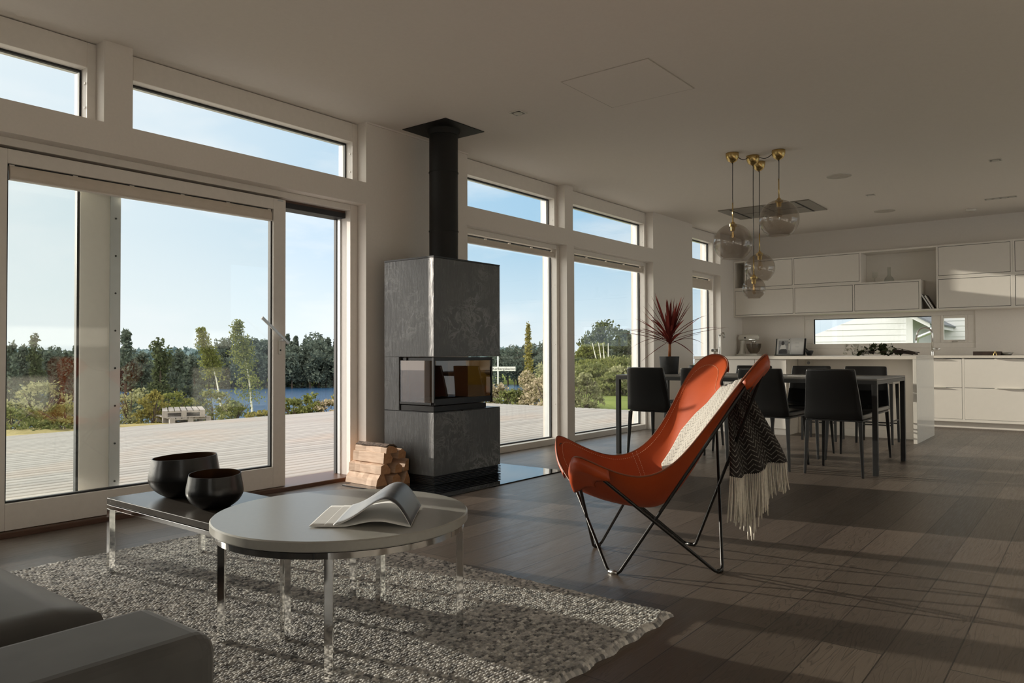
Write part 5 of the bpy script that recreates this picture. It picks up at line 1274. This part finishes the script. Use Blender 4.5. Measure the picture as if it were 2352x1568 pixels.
wt = tag(box('worktop', 'worktop', XW+0.002, 0.56, 11.005, YB-0.002, 0.8855, 0.918, bevel=0.002), 'long pale stone worktop along the kitchen wall', 'worktop')

# wall cabinets
WY, WB = 11.24, YB-0.004
def wall_unit(x0, x1, z0, z1, doors, label, openl=None):
    o = thing('wall_cabinet', label, 'kitchen cabinet', (x0, WY, z0), 0, 'white wall cabinets'); W_, Hh, Dp, t = x1-x0, z1-z0, WB-WY, 0.022
    m = MB(); m.box(0, W_, 0, Dp, 0, t); m.box(0, W_, 0, Dp, Hh-t, Hh); m.box(0, t, 0, Dp, t, Hh-t); m.box(W_-t, W_, 0, Dp, t, Hh-t); m.box(t, W_-t, Dp-0.012, Dp, t, Hh-t)
    for a, b in doors[:-1]: m.box(b-x0+0.0025, b-x0+0.0235, 0, Dp, t, Hh-t)
    if openl: m.box(openl-x0, openl-x0+t, 0, Dp, t, Hh-t)
    m.build('carcass', 'cab', o, bevel=0.001)
    g = MB(); g.box((openl-x0+t) if openl else t, W_-t, 0.014, 0.018, t, Hh-t); g.build('shadow_recess', 'dark', o)
    for a, b in doors: MB().box(a-x0+0.005, b-x0-0.004, 0.0015, 0.0135, t+0.0055, Hh-t-0.0055).build('door', 'cab', o, bevel=0.001)
    return o
wall_unit(-4.448, -2.617, 1.9325, 2.366, [(-4.25, -3.5595), (-3.536, -2.640)], 'upper left run of white wall cabinets with an open niche', -4.275)
wall_unit(-4.448, -1.880, 1.515, 1.932, [(-4.426, -3.5515), (-3.528, -2.7315), (-2.708, -1.903)], 'lower left run of white wall cabinets with three doors')
wall_unit(-1.697, -0.855, 1.9405, 2.366, [(-1.675, -0.877)], 'upper white wall cabinet in the sunlit block at the right')
wall_unit(-1.697, -0.855, 1.515, 1.9400, [(-1.675, -0.877)], 'lower white wall cabinet in the sunlit block at the right')
wall_unit(-0.8545, -0.02, 1.9405, 2.366, [(-0.8325, -0.042)], 'upper white wall cabinet cut by the right edge of the view')
wall_unit(-0.8545, -0.02, 1.515, 1.9400, [(-0.8325, -0.042)], 'lower white wall cabinet cut by the right edge of the view')
o = thing('open_shelf', 'open white shelf niche between the wall cabinets', 'shelf', (-2.617, WY, 1.515))
m = MB(); m.box(0.001, 0.919, 0, WB-WY, 0.829, 0.851); m.build('top_board', 'cab', o, bevel=0.001)
MB().box(0.001, 0.919, WB-WY-0.014, WB-WY, 0.418, 0.8285).build('back_board', 'cab', o)
m = MB(); m.box(0.738, 0.919, 0, WB-WY-0.015, 0.0, 0.020); m.build('bottom_board', 'cab', o, bevel=0.001)
MB().box(0.738, 0.919, WB-WY-0.014, WB-WY, 0.021, 0.4175).build('lower_back', 'cab', o)

# things on the shelves
o = thing('glass_carafe', 'clear glass flask with a tall neck on the open shelf', 'carafe', (-2.29, 11.38, 1.9325))
MB().lathe([(0.0, 0.001), (0.058, 0.001), (0.062, 0.02), (0.05, 0.055), (0.026, 0.08), (0.021, 0.10), (0.021, 0.20)], 32, caps=False).build('body', 'clearglass', o, smooth=True, solid=0.002)
MB().lathe([(0.021, 0.199), (0.023, 0.201), (0.021, 0.203)], 32, caps=False).build('rim', 'clearglass', o, smooth=True)
o = thing('wine_glass', 'clear stemmed glass beside the flask on the open shelf', 'glass', (-2.47, 11.38, 1.9325))
MB().lathe([(0.032, 0.001), (0.004, 0.004), (0.004, 0.06)], 24, caps=False).build('stem', 'clearglass', o, smooth=True)
MB().lathe([(0.004, 0.06), (0.026, 0.072), (0.034, 0.10), (0.030, 0.145)], 24, caps=False).build('cup', 'clearglass', o, smooth=True)
def book(x, ang, w_, h_, col, label, dep=0.2):
    o = thing('book', label, 'book', (x, WY+0.05, 1.536), 0, 'leaning books in the shelf niche'); o.rotation_euler = (0, ang, 0)
    m = MB(); m.box(-w_, 0, 0, dep, 0, h_); c_ = m.build('cover', col, o, bevel=0.002)
    MB().box(-w_+0.003, -0.003, -0.001, dep-0.004, 0.003, h_-0.003).build('pages', 'paper', o); return o
book(-1.757, -0.52, 0.022, 0.235, 'ink', 'dark slate book leaning lowest in the shelf niche')
book(-1.725, -0.50, 0.026, 0.215, 'tray', 'brown book leaning on top in the shelf niche')

# on the back worktop
WZ = 0.9185
o = thing('stand_mixer', 'white stand mixer with glass bowl on the kitchen worktop', 'mixer', (-4.27, 11.36, WZ))
MB().box(-0.16, 0.17, -0.10, 0.10, 0.0, 0.028).build('foot', 'white', o, bevel=0.014, seg=3)
m = MB(); G = []
for z, x, hw, hd_ in ((0.02, -0.105, 0.055, 0.085), (0.08, -0.095, 0.038, 0.06), (0.17, -0.09, 0.032, 0.05), (0.235, -0.085, 0.04, 0.055)): G.append([(x+hw*math.cos(a), hd_*math.sin(a), z) for a in np.linspace(0, 2*PI, 21)])
m.grid(G).build('pedestal', 'white', o, smooth=True)
prof = [(-0.155, 0.0), (-0.15, 0.035), (-0.12, 0.052), (0.0, 0.058), (0.10, 0.052), (0.155, 0.040), (0.17, 0.0)]
m = MB(); G = [[(x, r*math.cos(a), 0.278+r*0.95*math.sin(a)) for a in np.linspace(0, 2*PI, 25)] for x, r in prof]; hd2 = m.grid(G).build('motor_head', 'white', o, smooth=True)
MB().lathe([(0.012, 0), (0.012, 0.006), (0, 0.006)], 16).build('knob', 'black', hd2).matrix_local = Matrix.Translation((-0.03, -0.055, 0.275)) @ Matrix.Rotation(PI/2, 4, 'X')
MB().box(-0.14, 0.12, -0.053, -0.050, 0.245, 0.252).build('trim_band', 'chrome', hd2)
MB().lathe([(0.03, 0.19), (0.036, 0.205), (0.036, 0.235), (0, 0.235)], 24, (0.085, 0)).build('attachment_hub', 'chrome', o, smooth=True)
MB().lathe([(0.045, 0.03), (0.05, 0.035), (0.085, 0.075), (0.106, 0.13), (0.110, 0.185)], 40, (0.085, 0), caps=False).build('glass_bowl', 'mixerbowl', o, smooth=True)
MB().lathe([(0.046, 0.028), (0.050, 0.032), (0.048, 0.044)], 32, (0.085, 0)).build('bowl_base', 'chrome', o, smooth=True)
o = thing('cookbook', 'open cookbook on a dark stand with a black and white portrait', 'book', (-3.64, 11.36, WZ)); o.rotation_euler = (-0.22, 0, 0)
MB().box(-0.225, 0.215, 0.008, 0.02, 0, 0.262).build('stand', 'black', o, bevel=0.002); MB().box(-0.225, 0.215, -0.035, 0.008, 0.0, 0.008).build('ledge', 'black', o)
m = MB(); m.grid([[(x, -0.004-0.014*math.sin(PI*min(1, abs(x)/0.21)), z) for x in np.linspace(-0.20, 0.0, 12)] for z in (0.012, 0.255)]); m.build('portrait_page', 'paper', o, smooth=True, solid=0.004)
m = MB(); m.grid([[(x, -0.004-0.014*math.sin(PI*min(1, abs(x)/0.21)), z) for x in np.linspace(0.0, 0.195, 12)] for z in (0.012, 0.265)]); m.build('text_page', 'paper', o, smooth=True, solid=0.004)
ph = MB().box(-0.17, -0.035, -0.0225, -0.0215, 0.02, 0.225).build('photograph', 'inkgrey', o)
m = MB(); m.prism([(-0.165, 0.022), (-0.04, 0.022), (-0.045, 0.085), (-0.08, 0.105), (-0.13, 0.10), (-0.16, 0.07)], 'Y', -0.0235, -0.0227); m.build('dark_figure', 'ink', ph)
m = MB(); m.prism([(-0.15, 0.09), (-0.115, 0.095), (-0.07, 0.095), (-0.055, 0.10), (-0.07, 0.155), (-0.10, 0.17), (-0.135, 0.15)], 'Y', -0.0246, -0.0237); m.build('pale_shirt', 'paper', ph)
m = MB(); m.prism([(-0.12+0.022*math.cos(a)+0.012, 0.185+0.032*math.sin(a)) for a in np.linspace(0, 2*PI, 14)[:-1]], 'Y', -0.0252, -0.0247); m.build('dark_hair', 'ink', ph)
m = MB()
for k, (z, w_) in enumerate(((0.245, 0.02), (0.205, 0.02), (0.19, 0.02), (0.07, 0.02), (0.05, 0.02), (0.03, 0.02))): m.box(-0.028, -0.028+w_, -0.0165, -0.0155, z-0.006, z)
m.build('caption', 'ink', o)
m = MB(); m.box(0.07, 0.13, -0.0205, -0.0195, 0.184, 0.187); m.box(0.075, 0.125, -0.0205, -0.0195, 0.125, 0.128); m.build('title_line', 'inkgrey', o)
o = thing('mortar', 'small black mortar with pestle right of the cookbook', 'mortar', (-3.36, 11.36, WZ))
MB().lathe([(0, 0), (0.03, 0), (0.03, 0.008), (0.042, 0.025), (0.055, 0.06), (0.052, 0.075), (0.045, 0.075), (0.04, 0.04), (0, 0.02)], 28).build('bowl', 'black', o, smooth=True)
MB().tube([(0.015, 0, 0.035), (-0.055, -0.005, 0.105)], [0.014, 0.008], 10).build('pestle', 'blacksteel', o, smooth=True)
def tap(loc, rz, label, kind):
    o = thing('kitchen_tap', label, 'tap', loc, rz, 'chrome kitchen taps')
    if kind == 'swan':
        path = [(0, 0, 0.0), (0, 0, 0.28)]+[(-0.09+0.09*math.cos(a), 0, 0.28+0.09*math.sin(a)) for a in np.linspace(0.2, PI-0.1, 14)]+[(-0.195, 0, 0.20)]
        MB().tube(path, 0.0125, 12).build('spout', 'chrome', o, smooth=True); MB().lathe([(0.022, 0), (0.022, 0.05), (0.013, 0.055)], 24).build('base', 'chrome', o, smooth=True, auto=True)
        MB().tube([(0.0, 0, 0.085), (0.09, 0, 0.085)], [0.014, 0.017], 12).build('lever', 'chrome', o, smooth=True)
    else:
        MB().lathe([(0.019, 0), (0.019, 0.11), (0.014, 0.115), (0.014, 0.27), (0.0, 0.27)], 24).build('column', 'chrome', o, smooth=True, auto=True)
        MB().tube([(0, 0, 0.262), (0.055, 0, 0.30)], 0.013, 12).build('spout', 'chrome', o, smooth=True)
        MB().tube([(0.055, 0, 0.305), (0.068, 0, 0.235)], 0.015, 12).build('spray_head', 'steel', o, smooth=True)
        MB().tube([(0.0, 0, 0.075), (-0.10, 0, 0.075)], [0.016, 0.020], 12).build('lever', 'steel', o, smooth=True)
    return o
tap((-1.765, 11.33, WZ), 0.0, 'chrome swan-neck tap in front of the kitchen window', 'swan')
tap((-3.90, 9.35, WZ), 0.0, 'chrome angular tap on the island behind the red plant', 'angle')
o = thing('wooden_tray', 'low dark wooden tray with brass things on the worktop at the right', 'tray', (-1.10, 11.2, WZ))
MB().box(-0.18, 0.12, -0.09, 0.09, 0, 0.05).build('box', 'tray', o, bevel=0.004)
o = thing('brass_stand', 'small brass easel in front of the dark tray', 'ornament', (-1.04, 11.09, WZ))
m = MB(); m.tube([(-0.018, 0, 0), (0, 0, 0.06), (0.018, 0, 0)], 0.0035, 6); m.build('legs', 'brass', o)
o = thing('pewter_dish', 'dull metal dish beside the dark tray', 'dish', (-0.93, 11.2, WZ))
MB().lathe([(0, 0), (0.05, 0), (0.075, 0.035), (0.07, 0.035), (0.045, 0.008), (0, 0.006)], 28).build('dish', 'hoodsteel', o, smooth=True)
# flowers on the island
fl = thing('flower_bunch', 'bunch of white flowers lying on the island worktop', 'flowers', (-1.95, 9.2, WZ))
rf = random.Random(21); rngf = np.random.default_rng(21); m = MB()
for k in range(22):
    a = Vector((0.36+rf.uniform(-0.05, 0.03), rf.uniform(-0.03, 0.03), 0.012+rf.uniform(0, 0.03))); e = Vector((rf.uniform(-0.36, 0.02), rf.uniform(-0.12, 0.12), rf.uniform(0.02, 0.10)))
    m.tube([tuple(a), tuple((a+e)/2+Vector((0, 0, 0.015))), tuple(e)], [0.004, 0.003, 0.0018], 5)
m.build('stems', 'trunk', fl)
P = np.concatenate([blob(26, (rf.uniform(-0.26, 0.20), rf.uniform(-0.09, 0.09), rf.uniform(0.03, 0.125)), (0.06, 0.04, 0.03), rngf, 0.1) for k in range(16)])
P[:, 2] = np.maximum(P[:, 2], 0.012); leaves(P, 0.028, 'leaf_mass', 'leaf_near', fl, seed=2)
for k in range(22):
    c = (rf.uniform(-0.36, -0.05) if k < 16 else rf.uniform(0.0, 0.14), rf.uniform(-0.17, -0.07), rf.uniform(0.02, 0.12)); 
    q = leaves(np.maximum(blob(14, c, (0.024, 0.022, 0.018), rngf, 0.3), (-9, -9, 0.010)), 0.020, 'blossom', 'petal', fl, seed=60+k)
